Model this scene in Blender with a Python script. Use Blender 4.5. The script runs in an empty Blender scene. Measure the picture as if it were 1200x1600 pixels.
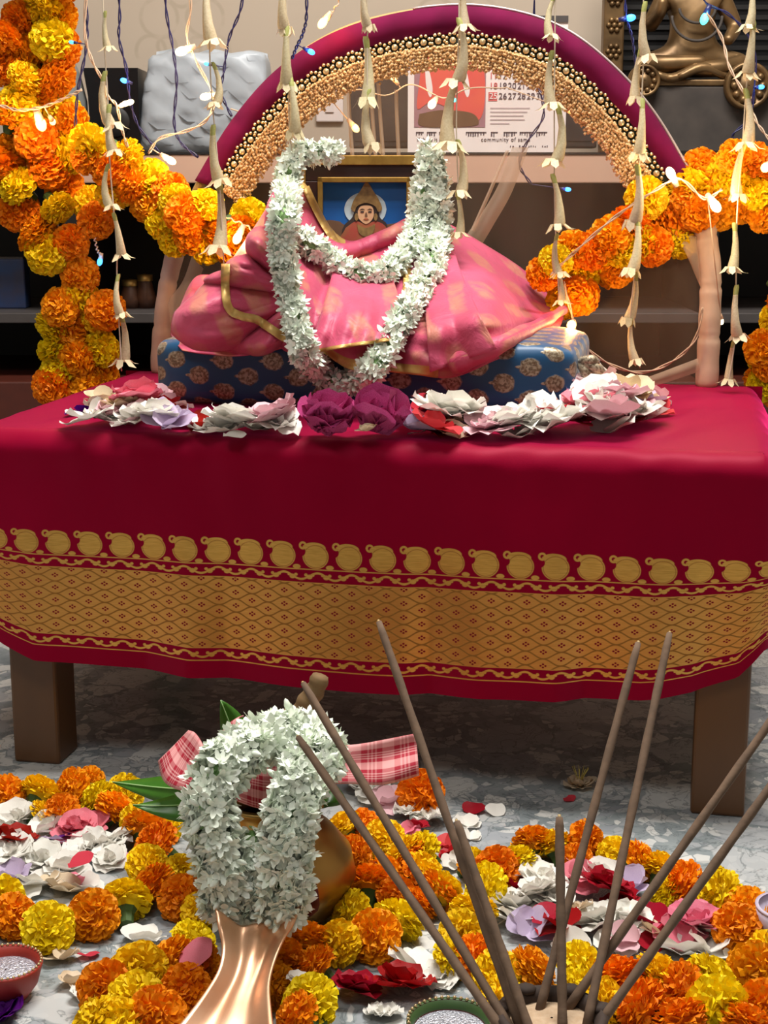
import bpy, bmesh, math, random
import numpy as np
from mathutils import Vector, Matrix, Euler

scene = bpy.context.scene
col = scene.collection
random.seed(7)
rs = np.random.RandomState(11)

# ------------------------------------------------------------------ camera, world, lights, exposure
CAM_H, FOC, PITCH = 0.78, 2400.0, math.radians(12.3)
cam_data = bpy.data.cameras.new('camera')
cam_data.sensor_fit = 'VERTICAL'
cam_data.sensor_height = 36.0
cam_data.lens = FOC / 1600.0 * 36.0
cam = bpy.data.objects.new('camera', cam_data)
cam.location = (0, 0, CAM_H)
cam.rotation_euler = (math.pi / 2 - PITCH, 0, 0)
cam_data.clip_start = 0.02
col.objects.link(cam)
scene.camera = cam

world = bpy.data.worlds.new('world')
scene.world = world
world.use_nodes = True
world.node_tree.nodes['Background'].inputs[0].default_value = (0.95, 0.97, 1.0, 1)
world.node_tree.nodes['Background'].inputs[1].default_value = 0.15

def area_light(name, loc, size, power, color, target):
    d = bpy.data.lights.new(name, 'AREA')
    d.shape = 'RECTANGLE'; d.size, d.size_y = size
    d.energy = power; d.color = color
    o = bpy.data.objects.new(name, d)
    o.location = loc
    o.rotation_euler = (Vector(target) - Vector(loc)).to_track_quat('-Z', 'Y').to_euler()
    col.objects.link(o)
    return o
area_light('ceiling_and_fill_light', (0.25, 2.0, 2.5), (1.2, 0.5), 80, (1.0, 0.97, 0.92), (0.25, 2.0, 0))
area_light('ceiling_and_fill_light', (-0.5, 0.35, 2.5), (1.2, 0.5), 19, (1.0, 0.98, 0.95), (-0.4, 0.5, 0))  # added fill lamp on the camera side, brightens surfaces facing the viewer

vs = scene.view_settings
vs.view_transform = 'Standard'; vs.look = 'None'; vs.exposure = 0.0; vs.gamma = 1.0
vs.use_curve_mapping = False
scene.cycles.max_bounces = 6
scene.cycles.diffuse_bounces = 3
scene.cycles.transparent_max_bounces = 12

# ------------------------------------------------------------------ pixel helpers (photo frame 1200x1600)
SP, CP = math.sin(PITCH), math.cos(PITCH)
EYE = Vector((0, 0, CAM_H))
def ray(x, y):
    a, b = (x - 600) / FOC, (800 - y) / FOC
    return Vector((a, CP + b * SP, -SP + b * CP))
def at_z(x, y, z):
    d = ray(x, y); return EYE + d * ((z - CAM_H) / d.z)
def at_y(x, y, Y):
    d = ray(x, y); return EYE + d * (Y / d.y)
def on_plane(x, y, p0, n):
    d = ray(x, y); return EYE + d * ((Vector(p0) - EYE).dot(n) / d.dot(n))

# ------------------------------------------------------------------ object helpers
def setp(o, label=None, cat=None, group=None, kind=None):
    if label: o['label'] = label
    if cat: o['category'] = cat
    if group: o['group'] = group
    if kind: o['kind'] = kind
    return o
def thing(name, loc, label, cat, group=None):
    o = bpy.data.objects.new(name, None)
    o.empty_display_size = 0.03
    o.location = loc
    col.objects.link(o)
    return setp(o, label, cat, group)
def mesh_data(name, verts, faces, mats, fm=None, uvs=None, smooth=True):
    me = bpy.data.meshes.new(name)
    me.from_pydata([tuple(v) for v in verts], [], [tuple(f) for f in faces])
    for m in (mats if isinstance(mats, (list, tuple)) else [mats]):
        me.materials.append(m)
    if fm is not None:
        me.polygons.foreach_set('material_index', list(fm))
    if smooth:
        me.polygons.foreach_set('use_smooth', [True] * len(me.polygons))
    if uvs is not None:
        ul = me.uv_layers.new(name='UVMap')
        li = np.zeros(len(me.loops), dtype=np.int32)
        me.loops.foreach_get('vertex_index', li)
        ul.data.foreach_set('uv', np.asarray(uvs, dtype=np.float32)[li].ravel())
    me.update()
    return me
def obj(name, me, parent=None, loc=(0, 0, 0), rot=None, scale=None):
    o = bpy.data.objects.new(name, me)
    o.location = loc
    if rot is not None: o.rotation_euler = rot
    if scale is not None: o.scale = scale if hasattr(scale, '__len__') else (scale,) * 3
    col.objects.link(o)
    if parent is not None: o.parent = parent
    return o
def part(parent, name, verts, faces, mats, fm=None, uvs=None, smooth=True):
    """a mesh child given in world coordinates (parents carry a location only)"""
    L = Vector((0, 0, 0)); p = parent
    while p is not None:
        L = L + p.location; p = p.parent
    v = [tuple(Vector(q) - L) for q in verts]
    return obj(name, mesh_data(name, v, faces, mats, fm, uvs, smooth), parent)
def solo(name, verts, faces, mats, label=None, cat=None, group=None, kind=None, fm=None, uvs=None, smooth=True):
    o = obj(name, mesh_data(name, verts, faces, mats, fm, uvs, smooth))
    return setp(o, label, cat, group, kind)
def modify(o, kind, **kw):
    m = o.modifiers.new(kind.lower(), kind)
    for k, v in kw.items(): setattr(m, k, v)
    return m
def bevel(o, w, seg=2):
    return modify(o, 'BEVEL', width=w, segments=seg, limit_method='ANGLE')

# ------------------------------------------------------------------ shape helpers: each returns (verts, faces)
def box(x0, x1, y0, y1, z0, z1):
    v = [(x, y, z) for z in (z0, z1) for y in (y0, y1) for x in (x0, x1)]
    return v, [(0, 2, 3, 1), (4, 5, 7, 6), (0, 1, 5, 4), (2, 6, 7, 3), (0, 4, 6, 2), (1, 3, 7, 5)]
def obox(o, ux, uy, uz):
    """box from corner o and three edge vectors"""
    o, ux, uy, uz = map(Vector, (o, ux, uy, uz))
    v = [o + ux * i + uy * j + uz * k for k in (0, 1) for j in (0, 1) for i in (0, 1)]
    return v, [(0, 2, 3, 1), (4, 5, 7, 6), (0, 1, 5, 4), (2, 6, 7, 3), (0, 4, 6, 2), (1, 3, 7, 5)]
def join(*vf):
    V, F = [], []
    for v, f in vf:
        n = len(V); V += list(v); F += [tuple(i + n for i in q) for q in f]
    return V, F
def catmull(pts, n):
    """n samples along a Catmull-Rom curve through pts (any dimension)"""
    P = np.array([list(p) for p in pts], float)
    P = np.vstack([2 * P[0] - P[1], P, 2 * P[-1] - P[-2]])
    m = len(P) - 3
    out = []
    for i in range(n):
        t = i / (n - 1) * m
        k = min(int(t), m - 1); t -= k
        a, b, c, d = P[k:k + 4]
        out.append(0.5 * (2 * b + (c - a) * t + (2 * a - 5 * b + 4 * c - d) * t * t + (3 * b - a - 3 * c + d) * t ** 3))
    return np.array(out)
def resample(pts, step):
    """even steps along a polyline"""
    P = np.asarray(pts, float)
    d = np.r_[0, np.cumsum(np.linalg.norm(np.diff(P, axis=0), axis=1))]
    n = max(2, int(round(d[-1] / step)) + 1)
    t = np.linspace(0, d[-1], n)
    return np.stack([np.interp(t, d, P[:, k]) for k in range(P.shape[1])], 1)
def frames(P):
    P = np.asarray(P, float)
    T = np.gradient(P, axis=0); T /= np.linalg.norm(T, axis=1)[:, None] + 1e-12
    ref = np.array([0, 0, 1.0]) if abs(T[0][2]) < 0.9 else np.array([0, 1.0, 0])
    n = np.cross(T[0], ref); n /= np.linalg.norm(n)
    N, B = [], []
    for t in T:
        n = n - t * n.dot(t); n /= np.linalg.norm(n) + 1e-12
        N.append(n); B.append(np.cross(t, n))
    return T, np.array(N), np.array(B)
def tube(P, r, seg=8, caps=True):
    P = np.asarray([list(p) for p in P], float)
    r = np.broadcast_to(np.asarray(r, float), (len(P),))
    T, N, B = frames(P)
    V, F = [], []
    for i in range(len(P)):
        for k in range(seg):
            a = 2 * math.pi * k / seg
            V.append(P[i] + (N[i] * math.cos(a) + B[i] * math.sin(a)) * r[i])
    for i in range(len(P) - 1):
        for k in range(seg):
            k2 = (k + 1) % seg
            F.append((i * seg + k, i * seg + k2, (i + 1) * seg + k2, (i + 1) * seg + k))
    if caps:
        F.append(tuple(range(seg))[::-1]); F.append(tuple((len(P) - 1) * seg + k for k in range(seg)))
    return V, F
def lathe(prof, seg=32, c=(0, 0, 0)):
    """prof: (r, z) list"""
    V, F = [], []
    for r, z in prof:
        for k in range(seg):
            a = 2 * math.pi * k / seg
            V.append((c[0] + r * math.cos(a), c[1] + r * math.sin(a), c[2] + z))
    for i in range(len(prof) - 1):
        for k in range(seg):
            k2 = (k + 1) % seg
            F.append((i * seg + k, i * seg + k2, (i + 1) * seg + k2, (i + 1) * seg + k))
    return V, F
def ball(c, r, nu=10, nv=7, sc=(1, 1, 1)):
    prof = [(math.sin(math.pi * (i + .02) / (nv + .04 - 0) * 1.0), -math.cos(math.pi * i / nv)) for i in range(nv + 1)]
    prof[0] = (0.001, -1); prof[-1] = (0.001, 1)
    V, F = lathe(prof, nu)
    return [(c[0] + x * r * sc[0], c[1] + y * r * sc[1], c[2] + z * r * sc[2]) for x, y, z in V], F
def disc(c, ux, uy, rx, ry, seg=28):
    c, ux, uy = Vector(c), Vector(ux), Vector(uy)
    V = [c + ux * (rx * math.cos(2 * math.pi * k / seg)) + uy * (ry * math.sin(2 * math.pi * k / seg)) for k in range(seg)]
    return V, [tuple(range(seg))]
def gridfaces(nr, nc):
    return [(i * nc + j, i * nc + j + 1, (i + 1) * nc + j + 1, (i + 1) * nc + j) for i in range(nr - 1) for j in range(nc - 1)]
def place(vf, M):
    return [tuple(M @ Vector(p)) for p in vf[0]], vf[1]
def aim(d, roll=0.0):
    """rotation taking +Z to d"""
    return (Vector(d).to_track_quat('Z', 'Y') @ Euler((0, 0, roll)).to_quaternion()).to_euler()

# ------------------------------------------------------------------ node helpers
class X:
    """a scalar socket with arithmetic"""
    def __init__(s, nt, k): s.nt, s.k = nt, k
    def op(s, o, *a, clamp=False):
        n = s.nt.nodes.new('ShaderNodeMath'); n.operation = o; n.use_clamp = clamp
        for i, q in enumerate((s,) + a):
            if isinstance(q, X): s.nt.links.new(q.k, n.inputs[i])
            else: n.inputs[i].default_value = q
        return X(s.nt, n.outputs[0])
    def __add__(s, o): return s.op('ADD', o)
    __radd__ = __add__
    def __sub__(s, o): return s.op('SUBTRACT', o)
    def __rsub__(s, o): return (s * -1) + o
    def __mul__(s, o): return s.op('MULTIPLY', o)
    __rmul__ = __mul__
    def __truediv__(s, o): return s.op('DIVIDE', o)
    def abs(s): return s.op('ABSOLUTE')
    def cos(s): return s.op('COSINE')
    def floor(s): return s.op('FLOOR')
    def min(s, o): return s.op('MINIMUM', o)
    def max(s, o): return s.op('MAXIMUM', o)
    def sqrt(s): return s.op('SQRT')
    def wrap(s, lo, hi):
        n = s.nt.nodes.new('ShaderNodeMath'); n.operation = 'WRAP'
        s.nt.links.new(s.k, n.inputs[0]); n.inputs[1].default_value = hi; n.inputs[2].default_value = lo
        return X(s.nt, n.outputs[0])
    def below(s, t, soft):
        """1 where s < t"""
        n = s.nt.nodes.new('ShaderNodeMapRange'); n.interpolation_type = 'LINEAR'
        s.nt.links.new(s.k, n.inputs[0])
        n.inputs[1].default_value = t - soft; n.inputs[2].default_value = t + soft
        n.inputs[3].default_value = 1; n.inputs[4].default_value = 0
        return X(s.nt, n.outputs[0])
    def above(s, t, soft): return 1 - s.below(t, soft)
def hyp(a, b): return (a * a + b * b).sqrt()
def band(v, lo, hi, soft): return v.above(lo, soft) * v.below(hi, soft)
def new_mat(name):
    m = bpy.data.materials.new(name); m.use_nodes = True
    nt = m.node_tree
    return m, nt, nt.nodes['Principled BSDF'], nt.nodes['Material Output']
def uvxy(nt):
    t = nt.nodes.new('ShaderNodeTexCoord'); s = nt.nodes.new('ShaderNodeSeparateXYZ')
    nt.links.new(t.outputs['UV'], s.inputs[0])
    return X(nt, s.outputs[0]), X(nt, s.outputs[1])
def coords(nt, which='Object'):
    t = nt.nodes.new('ShaderNodeTexCoord'); return t.outputs[which]
def noise(nt, vec, scale, detail=2.0, rough=0.5, dist=0.0, stretch=None):
    if stretch:
        mp = nt.nodes.new('ShaderNodeMapping'); mp.inputs['Scale'].default_value = stretch
        nt.links.new(vec, mp.inputs[0]); vec = mp.outputs[0]
    n = nt.nodes.new('ShaderNodeTexNoise')
    n.inputs['Scale'].default_value = scale; n.inputs['Detail'].default_value = detail
    n.inputs['Roughness'].default_value = rough; n.inputs['Distortion'].default_value = dist
    nt.links.new(vec, n.inputs['Vector'])
    return X(nt, n.outputs[0])
def mixc(nt, fac, a, b):
    n = nt.nodes.new('ShaderNodeMix'); n.data_type = 'RGBA'
    for k, q in ((0, fac), (6, a), (7, b)):
        if isinstance(q, X): nt.links.new(q.k, n.inputs[k])
        elif hasattr(q, 'is_output'): nt.links.new(q, n.inputs[k])
        elif k == 0: n.inputs[k].default_value = q
        else: n.inputs[k].default_value = tuple(q) + ((1,) if len(q) == 3 else ())
    return n.outputs[2]
def bump(nt, bs, h, strength=0.3, dist=0.002):
    b = nt.nodes.new('ShaderNodeBump'); b.inputs['Strength'].default_value = strength; b.inputs['Distance'].default_value = dist
    nt.links.new(h.k, b.inputs['Height']); nt.links.new(b.outputs[0], bs.inputs['Normal'])
def srgb(r, g, b):
    f = lambda c: (c / 255 / 12.92) if c / 255 <= 0.04045 else ((c / 255 + 0.055) / 1.055) ** 2.4
    return (f(r), f(g), f(b))
def plain(name, c, rough=0.5, metal=0.0, c2=None, scale=40, bump_s=0.0, spec=0.5, sheen=0.0, stretch=None, rand=0.0, trans=0.0, coat=0.0):
    m, nt, bs, out = new_mat(name)
    bs.inputs['Roughness'].default_value = rough; bs.inputs['Metallic'].default_value = metal
    bs.inputs['Specular IOR Level'].default_value = spec
    bs.inputs['Sheen Weight'].default_value = sheen
    bs.inputs['Coat Weight'].default_value = coat
    c2 = c2 or tuple(q * 0.8 for q in c)
    nz = noise(nt, coords(nt), scale, 3, stretch=stretch)
    k = mixc(nt, nz.above(0.5, 0.22), c, c2)
    if rand:
        oi = nt.nodes.new('ShaderNodeObjectInfo'); hs = nt.nodes.new('ShaderNodeHueSaturation')
        r = X(nt, oi.outputs['Random'])
        nt.links.new((r * (rand * 0.12) + (0.5 - rand * 0.06)).k, hs.inputs['Hue'])
        nt.links.new(((r * 7.31).wrap(0, 1) * (rand * 0.8) + (1 - rand * 0.4)).k, hs.inputs['Value'])
        nt.links.new(k, hs.inputs['Color']); k = hs.outputs[0]
    nt.links.new(k, bs.inputs['Base Color'])
    if bump_s: bump(nt, bs, nz, bump_s)
    if trans:
        tr = nt.nodes.new('ShaderNodeBsdfTranslucent'); nt.links.new(k, tr.inputs[0])
        mx = nt.nodes.new('ShaderNodeMixShader'); mx.inputs[0].default_value = trans
        nt.links.new(bs.outputs[0], mx.inputs[1]); nt.links.new(tr.outputs[0], mx.inputs[2]); nt.links.new(mx.outputs[0], out.inputs[0])
    return m
def glow(name, c, strength):
    m, nt, bs, out = new_mat(name)
    bs.inputs['Base Color'].default_value = tuple(c) + (1,)
    bs.inputs['Emission Color'].default_value = tuple(c) + (1,)
    bs.inputs['Emission Strength'].default_value = strength
    return m

# ------------------------------------------------------------------ materials
M = {}
M['orange'] = plain('marigold_orange', srgb(255, 166, 10), 0.6, c2=srgb(252, 144, 4), scale=90, rand=0.2, trans=0.12, spec=0.25)
M['yellow'] = plain('marigold_yellow', srgb(255, 224, 20), 0.6, c2=srgb(255, 208, 10), scale=90, rand=0.2, trans=0.12, spec=0.25)
M['calyx'] = plain('calyx_green', srgb(70, 98, 40), 0.6)
M['jasmine'] = plain('jasmine_petal', srgb(252, 255, 247), 0.5, c2=srgb(238, 251, 227), scale=60, rand=0.08, trans=0.08)
M['jas_green'] = plain('jasmine_calyx', srgb(178, 214, 150), 0.5, c2=srgb(140, 190, 110))
M['tuberose'] = plain('tuberose_cream', srgb(228, 216, 182), 0.55, c2=srgb(208, 192, 150), rand=0.2, trans=0.25)
M['tuber_green'] = plain('tuberose_stem', srgb(170, 172, 96), 0.55, c2=srgb(150, 150, 84))
M['thread'] = plain('thread', srgb(220, 205, 180), 0.8)
for k, c, c2 in (('white', (250, 248, 242), (240, 236, 224)), ('pink', (240, 150, 165), (230, 110, 135)), ('palepink', (240, 205, 208), (232, 180, 190)),
                 ('red', (186, 20, 30), (150, 10, 20)), ('rosered', (216, 70, 84), (200, 52, 70)), ('lavender', (214, 200, 222), (198, 176, 210)),
                 ('violet', (104, 24, 140), (74, 12, 104)), ('magenta', (206, 88, 146), (168, 48, 106)), ('cream', (236, 220, 190), (220, 196, 160))):
    M[k] = plain('petal_' + k, srgb(*c), 0.5, c2=srgb(*c2), scale=55, rand=0.12, trans=0.2, spec=0.3)
M['stamen'] = plain('stamen', srgb(214, 196, 96), 0.6)
M['leaf'] = plain('mango_leaf', srgb(66, 120, 34), 0.35, c2=srgb(50, 98, 26), scale=25)
M['brown_paint'] = plain('brown_painted_wood', srgb(98, 64, 32), 0.42, c2=srgb(88, 56, 26), scale=14, stretch=(1, 1, 0.2))
M['dark_wood'] = plain('dark_frame_wood', srgb(58, 26, 18), 0.35, c2=srgb(38, 16, 12), scale=30, stretch=(0.2, 1, 1))
M['gilt'] = plain('gilt', srgb(176, 138, 66), 0.4, 0.7, c2=srgb(140, 104, 44), scale=50)
M['bead'] = plain('gold_beads', srgb(232, 208, 164), 0.25, 0.6, c2=srgb(200, 166, 112), scale=120)
M['fringe_gold'] = plain('fringe_gold', srgb(252, 222, 172), 0.3, 0.35, c2=srgb(196, 146, 90), scale=260)
M['dark_lace'] = plain('dark_green_lace', srgb(42, 48, 36), 0.8, scale=60)
M['copper'] = plain('copper', srgb(250, 206, 172), 0.34, 0.85, c2=srgb(240, 180, 140), scale=12, stretch=(2, 2, 0.6))
M['brass'] = plain('aged_brass', srgb(196, 164, 96), 0.35, 0.85, c2=srgb(140, 108, 58), scale=9)
M['vermilion'] = plain('vermilion_paste', srgb(88, 14, 16), 0.7, c2=srgb(70, 10, 14))
M['idol_brass'] = plain('antique_brass', srgb(150, 118, 78), 0.42, 0.65, c2=srgb(78, 58, 36), scale=16)
M['stone'] = plain('dark_stone', srgb(74, 66, 60), 0.85, c2=srgb(56, 50, 46), scale=20, bump_s=0.3)
M['black'] = plain('black_plastic', srgb(16, 15, 16), 0.3, c2=srgb(12, 11, 12))
M['black_matte'] = plain('black_laminate', srgb(20, 16, 14), 0.55, c2=srgb(14, 11, 10))
M['deck'] = plain('peach_laminate', srgb(206, 168, 144), 0.45, c2=srgb(200, 160, 138), scale=8)
M['maroon_drawer'] = plain('red_brown_laminate', srgb(84, 32, 18), 0.5)
M['shelf_grey'] = plain('dull_grey_shelf', srgb(76, 70, 68), 0.5)
M['grey'] = plain('grey_glaze', srgb(128, 130, 128), 0.35, c2=srgb(110, 112, 110), scale=8)
M['paper'] = plain('calendar_paper', srgb(238, 224, 218), 0.7, c2=srgb(232, 216, 210), scale=10)
M['ink'] = plain('calendar_ink', srgb(84, 70, 84), 0.8)
M['redink'] = plain('calendar_red', srgb(214, 96, 96), 0.8)
M['wire_blue'] = plain('dark_blue_wire', srgb(38, 36, 84), 0.4)
M['wire_white'] = plain('cream_wire', srgb(228, 196, 166), 0.5, trans=0.2)
M['bulb_warm'] = glow('warm_bulb', (1.0, 0.6, 0.2), 3.6)
M['bulb_white'] = glow('warm_white_bulb', (1.0, 0.78, 0.42), 3.6)
M['bulb_blue'] = glow('blue_bulb', (0.05, 0.3, 1.0), 3.2)
M['bulb_teal'] = glow('teal_bulb', (0.1, 0.9, 0.8), 2.4)
M['incense'] = plain('incense_paste', srgb(116, 92, 72), 0.9, c2=srgb(96, 76, 60), scale=90, bump_s=0.4)
M['sand'] = plain('pale_sand', srgb(206, 180, 150), 0.95, c2=srgb(190, 160, 128), scale=200, bump_s=0.6)
M['clay_dark'] = plain('dark_clay', srgb(62, 46, 36), 0.8, c2=srgb(46, 34, 28))
M['clay_red'] = plain('painted_red_clay', srgb(168, 52, 36), 0.5, c2=srgb(148, 40, 30))
M['green_paint'] = plain('green_paint', srgb(62, 92, 44), 0.5)
M['maroon_paint'] = plain('maroon_paint', srgb(88, 24, 26), 0.5)
M['glitter'] = plain('silver_glitter', srgb(226, 226, 234), 0.3, 0.6, c2=srgb(150, 152, 166), scale=420, bump_s=0.9)
M['pale_ceramic'] = plain('pale_lilac_ceramic', srgb(206, 196, 214), 0.3, c2=srgb(198, 186, 206))
M['stalk'] = plain('coconut_stalk', srgb(140, 112, 74), 0.8, c2=srgb(104, 78, 48), scale=30)
M['coir'] = plain('coconut_husk', srgb(96, 66, 44), 0.9, c2=srgb(70, 46, 30), scale=40, bump_s=0.6)
M['blue_print'] = plain('printed_blue', srgb(14, 92, 164), 0.4, c2=srgb(8, 76, 146), scale=12)
M['halo'] = plain('printed_halo', srgb(196, 214, 222), 0.4)
M['print_gold'] = plain('printed_gold', srgb(150, 118, 66), 0.45, c2=srgb(112, 84, 46), scale=130)
M['print_skin'] = plain('printed_skin', srgb(214, 168, 128), 0.45, c2=srgb(206, 158, 118))
M['print_dark'] = plain('printed_dark', srgb(52, 34, 30), 0.5)
M['print_red'] = plain('printed_red', srgb(170, 60, 50), 0.5, c2=srgb(150, 96, 54), scale=60)
M['print_brown'] = plain('printed_brown', srgb(110, 76, 50), 0.5)
M['cal_orange'] = plain('calendar_orange', srgb(224, 92, 70), 0.6, c2=srgb(214, 74, 74), scale=14)
M['cal_lilac'] = plain('calendar_lilac', srgb(166, 120, 140), 0.6, c2=srgb(150, 104, 96), scale=14)
M['velvet'] = plain('magenta_velvet', srgb(112, 6, 60), 0.85, c2=srgb(92, 4, 48), scale=22, sheen=0.05, bump_s=0.2, spec=0.15)
M['silver'] = plain('silver_piping', srgb(214, 196, 190), 0.35, 0.4)
M['sari_gold'] = plain('sari_gold_border', srgb(214, 178, 104), 0.45, 0.3, c2=srgb(190, 150, 80), scale=60)
M['blue_book'] = plain('blue_packet', srgb(30, 66, 116), 0.5, c2=srgb(70, 60, 70), scale=18)
M['jar'] = plain('brown_jar', srgb(92, 56, 36), 0.4, c2=srgb(60, 36, 26))
M['bamboo'] = plain('bamboo', srgb(190, 160, 104), 0.5, c2=srgb(170, 140, 88), stretch=(0.3, 1, 1))
M['white_wrap'] = plain('white_wrap_cloth', srgb(216, 188, 164), 0.8, c2=srgb(200, 170, 146), scale=30, bump_s=0.3)

def floor_material():
    m, nt, bs, out = new_mat('terrazzo_marble')
    co = coords(nt)
    wob = nt.nodes.new('ShaderNodeTexNoise'); wob.inputs['Scale'].default_value = 9; wob.inputs['Detail'].default_value = 3
    nt.links.new(co, wob.inputs['Vector'])
    ad = nt.nodes.new('ShaderNodeVectorMath'); ad.operation = 'MULTIPLY_ADD'
    nt.links.new(wob.outputs[1], ad.inputs[0]); ad.inputs[1].default_value = (0.07,) * 3; nt.links.new(co, ad.inputs[2])
    base = mixc(nt, noise(nt, co, 14, 5, 0.65).above(0.5, 0.2), srgb(118, 128, 132), srgb(166, 174, 174))
    for sc, thr, edge in ((70, 0.5, 0.06), (28, 0.6, 0.05), (12, 0.6, 0.04)):
        v1 = nt.nodes.new('ShaderNodeTexVoronoi'); v1.feature = 'F1'; v1.inputs['Scale'].default_value = sc
        v2 = nt.nodes.new('ShaderNodeTexVoronoi'); v2.feature = 'DISTANCE_TO_EDGE'; v2.inputs['Scale'].default_value = sc
        for v in (v1, v2): nt.links.new(ad.outputs[0], v.inputs['Vector'])
        sep = nt.nodes.new('ShaderNodeSeparateColor'); nt.links.new(v1.outputs['Color'], sep.inputs[0])
        r, g = X(nt, sep.outputs[0]), X(nt, sep.outputs[1])
        mask = r.above(thr, 0.01) * X(nt, v2.outputs[0]).above(edge, 0.012)
        tone = mixc(nt, g, srgb(150, 156, 162), srgb(226, 226, 220))
        base = mixc(nt, mask * 0.85, base, tone)
    vein = (noise(nt, co, 22, 4, 0.6, 1.2) - 0.5).abs().below(0.012, 0.01)
    base = mixc(nt, vein * 0.55, base, srgb(80, 90, 92))
    nt.links.new(base, bs.inputs['Base Color'])
    bs.inputs['Roughness'].default_value = 0.28
    return m
M['floor'] = floor_material()

def wall_material():
    m, nt, bs, out = new_mat('damask_wallpaper')
    co = coords(nt)
    sep = nt.nodes.new('ShaderNodeSeparateXYZ'); nt.links.new(co, sep.inputs[0])
    x, z = X(nt, sep.outputs[0]), X(nt, sep.outputs[2])
    line = None
    for ox, oz, r in ((0, 0, .05), (.07, .05, .032), (-.07, .05, .032), (.05, .12, .04), (-.05, .12, .04), (0, .17, .028), (.1, -.02, .024), (-.1, -.02, .024), (.035, .06, .02), (-.035, .06, .02)):
        d = (hyp((x + 0.44 + ox).wrap(-.3, .3), (z - 1.0 - oz).wrap(-.3, .3)) - r).abs().below(0.004, 0.002)
        line = d if line is None else line.max(d)
    base = mixc(nt, noise(nt, co, 3, 2).above(0.5, 0.3), srgb(196, 178, 158), srgb(188, 170, 150))
    nt.links.new(mixc(nt, line * noise(nt, co, 24, 2).above(0.45, 0.1) * 0.3, base, srgb(150, 134, 110)), bs.inputs['Base Color'])
    bs.inputs['Roughness'].default_value = 0.75
    return m
M['wall'] = wall_material()

def cloth_material():
    m, nt, bs, out = new_mat('crimson_silk_gold_border')
    u0, v0 = uvxy(nt)
    cu, cv = u0 * 100, v0 * 100          # centimetres
    co = coords(nt)
    soft = 0.035
    # ogee lattice field 4.35 .. 14.0 cm above the hem
    fy = cv - 4.35
    c = (cu * (2 * math.pi / 4.4)).cos()
    la = ((fy - c * 0.45) / 1.8).wrap(-.5, .5).abs()
    lb = ((fy - 0.9 + c * 0.45) / 1.8).wrap(-.5, .5).abs()
    line = (la.min(lb) * 1.8).below(0.1, 0.05)
    def dots(dx, dy):
        qx, qy = dx.abs(), dy.abs()
        return hyp(qx - 0.3, qy * 1.25).min(hyp(qx, (qy - 0.2) * 1.25)).below(0.15, soft)
    dd = dots(cu.wrap(-2.2, 2.2), (fy + 0.45).wrap(-.9, .9)).max(dots((cu - 2.2).wrap(-2.2, 2.2), (fy - 0.45).wrap(-.9, .9)))
    infield = band(cv, 4.35, 14.0, soft)
    # vine bands
    def vine(y0):
        y = cv - y0
        w = (y - (cu * (2 * math.pi / 4.4)).cos() * 0.42).abs().below(0.14, soft)
        lx = (cu - 1.1).wrap(-1.1, 1.1).abs()
        leaf = hyp(lx * 0.75, y + 0.1).below(0.3, soft).max(hyp((lx - 0.45) * 0.9, y - 0.15).below(0.2, soft))
        rails = (y.abs() - 0.88).abs().below(0.07, soft)
        return (w.max(leaf) * y.abs().below(0.72, soft)).max(rails)
    vines = vine(3.45).max(vine(14.9))
    # paisleys
    px = (cu - 0.4).wrap(-2.15, 2.15); py = cv - 15.85
    body = hyp((px - 0.3) / 1.68, (py - 1.62) / 1.6)
    body = body.below(1.0, 0.03).max((hyp((px - 0.1) / 1.5, (py - 2.72) / 0.72)).below(1.0, 0.04))
    body = body * hyp(px + 1.62, (py - 2.2) * 1.0).above(0.62, soft)
    ring = (hyp(px + 1.35, py - 3.0) - 0.38).abs().below(0.14, soft)
    ring = ring.max(hyp(px + 1.2, py - 2.85).below(0.1, soft))
    outline = (hyp((px - 0.3) / 1.68, (py - 1.62) / 1.6) - 0.9).abs().below(0.035, 0.02)
    pais = body.max(ring) * band(cv, 15.9, 19.6, soft)
    sprig = hyp((px + 2.15).wrap(-2.15, 2.15) * 0.6, py - 0.25).below(0.3, soft) * band(cv, 15.8, 16.5, soft)
    gold = infield.max(vines).max(pais).max(sprig)
    inner = infield * line.max(dd)                       # red/olive drawn into the gold
    red = mixc(nt, noise(nt, co, 6, 2).above(0.5, 0.3), srgb(140, 0, 34), srgb(126, 0, 30))
    weave = noise(nt, co, 60, 3, stretch=(1, 1, 14))
    g1 = mixc(nt, weave.above(0.5, 0.25), srgb(236, 190, 96), srgb(206, 158, 70))
    gfield = mixc(nt, infield * 0.6, g1, srgb(214, 150, 76))
    k = mixc(nt, gold, red, gfield)
    k = mixc(nt, infield * line * 0.85, k, srgb(120, 88, 26))
    k = mixc(nt, infield * dd, k, srgb(120, 10, 24))
    k = mixc(nt, pais * outline * 0.5, k, srgb(140, 60, 30))
    nt.links.new(k, bs.inputs['Base Color'])
    g = gold * (1 - inner)
    nt.links.new((g * 0.7).k, bs.inputs['Metallic'])
    nt.links.new((0.5 - g * 0.16).k, bs.inputs['Roughness'])
    bs.inputs['Sheen Weight'].default_value = 0.9
    bs.inputs['Sheen Roughness'].default_value = 0.5
    bs.inputs['Sheen Tint'].default_value = srgb(255, 60, 140) + (1,)
    bs.inputs['Specular IOR Level'].default_value = 0.3
    bs.inputs['Specular Tint'].default_value = srgb(255, 90, 130) + (1,)
    bump(nt, bs, noise(nt, co, 900, 1), 0.12, 0.0006)
    return m
M['table_silk'] = cloth_material()

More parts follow.
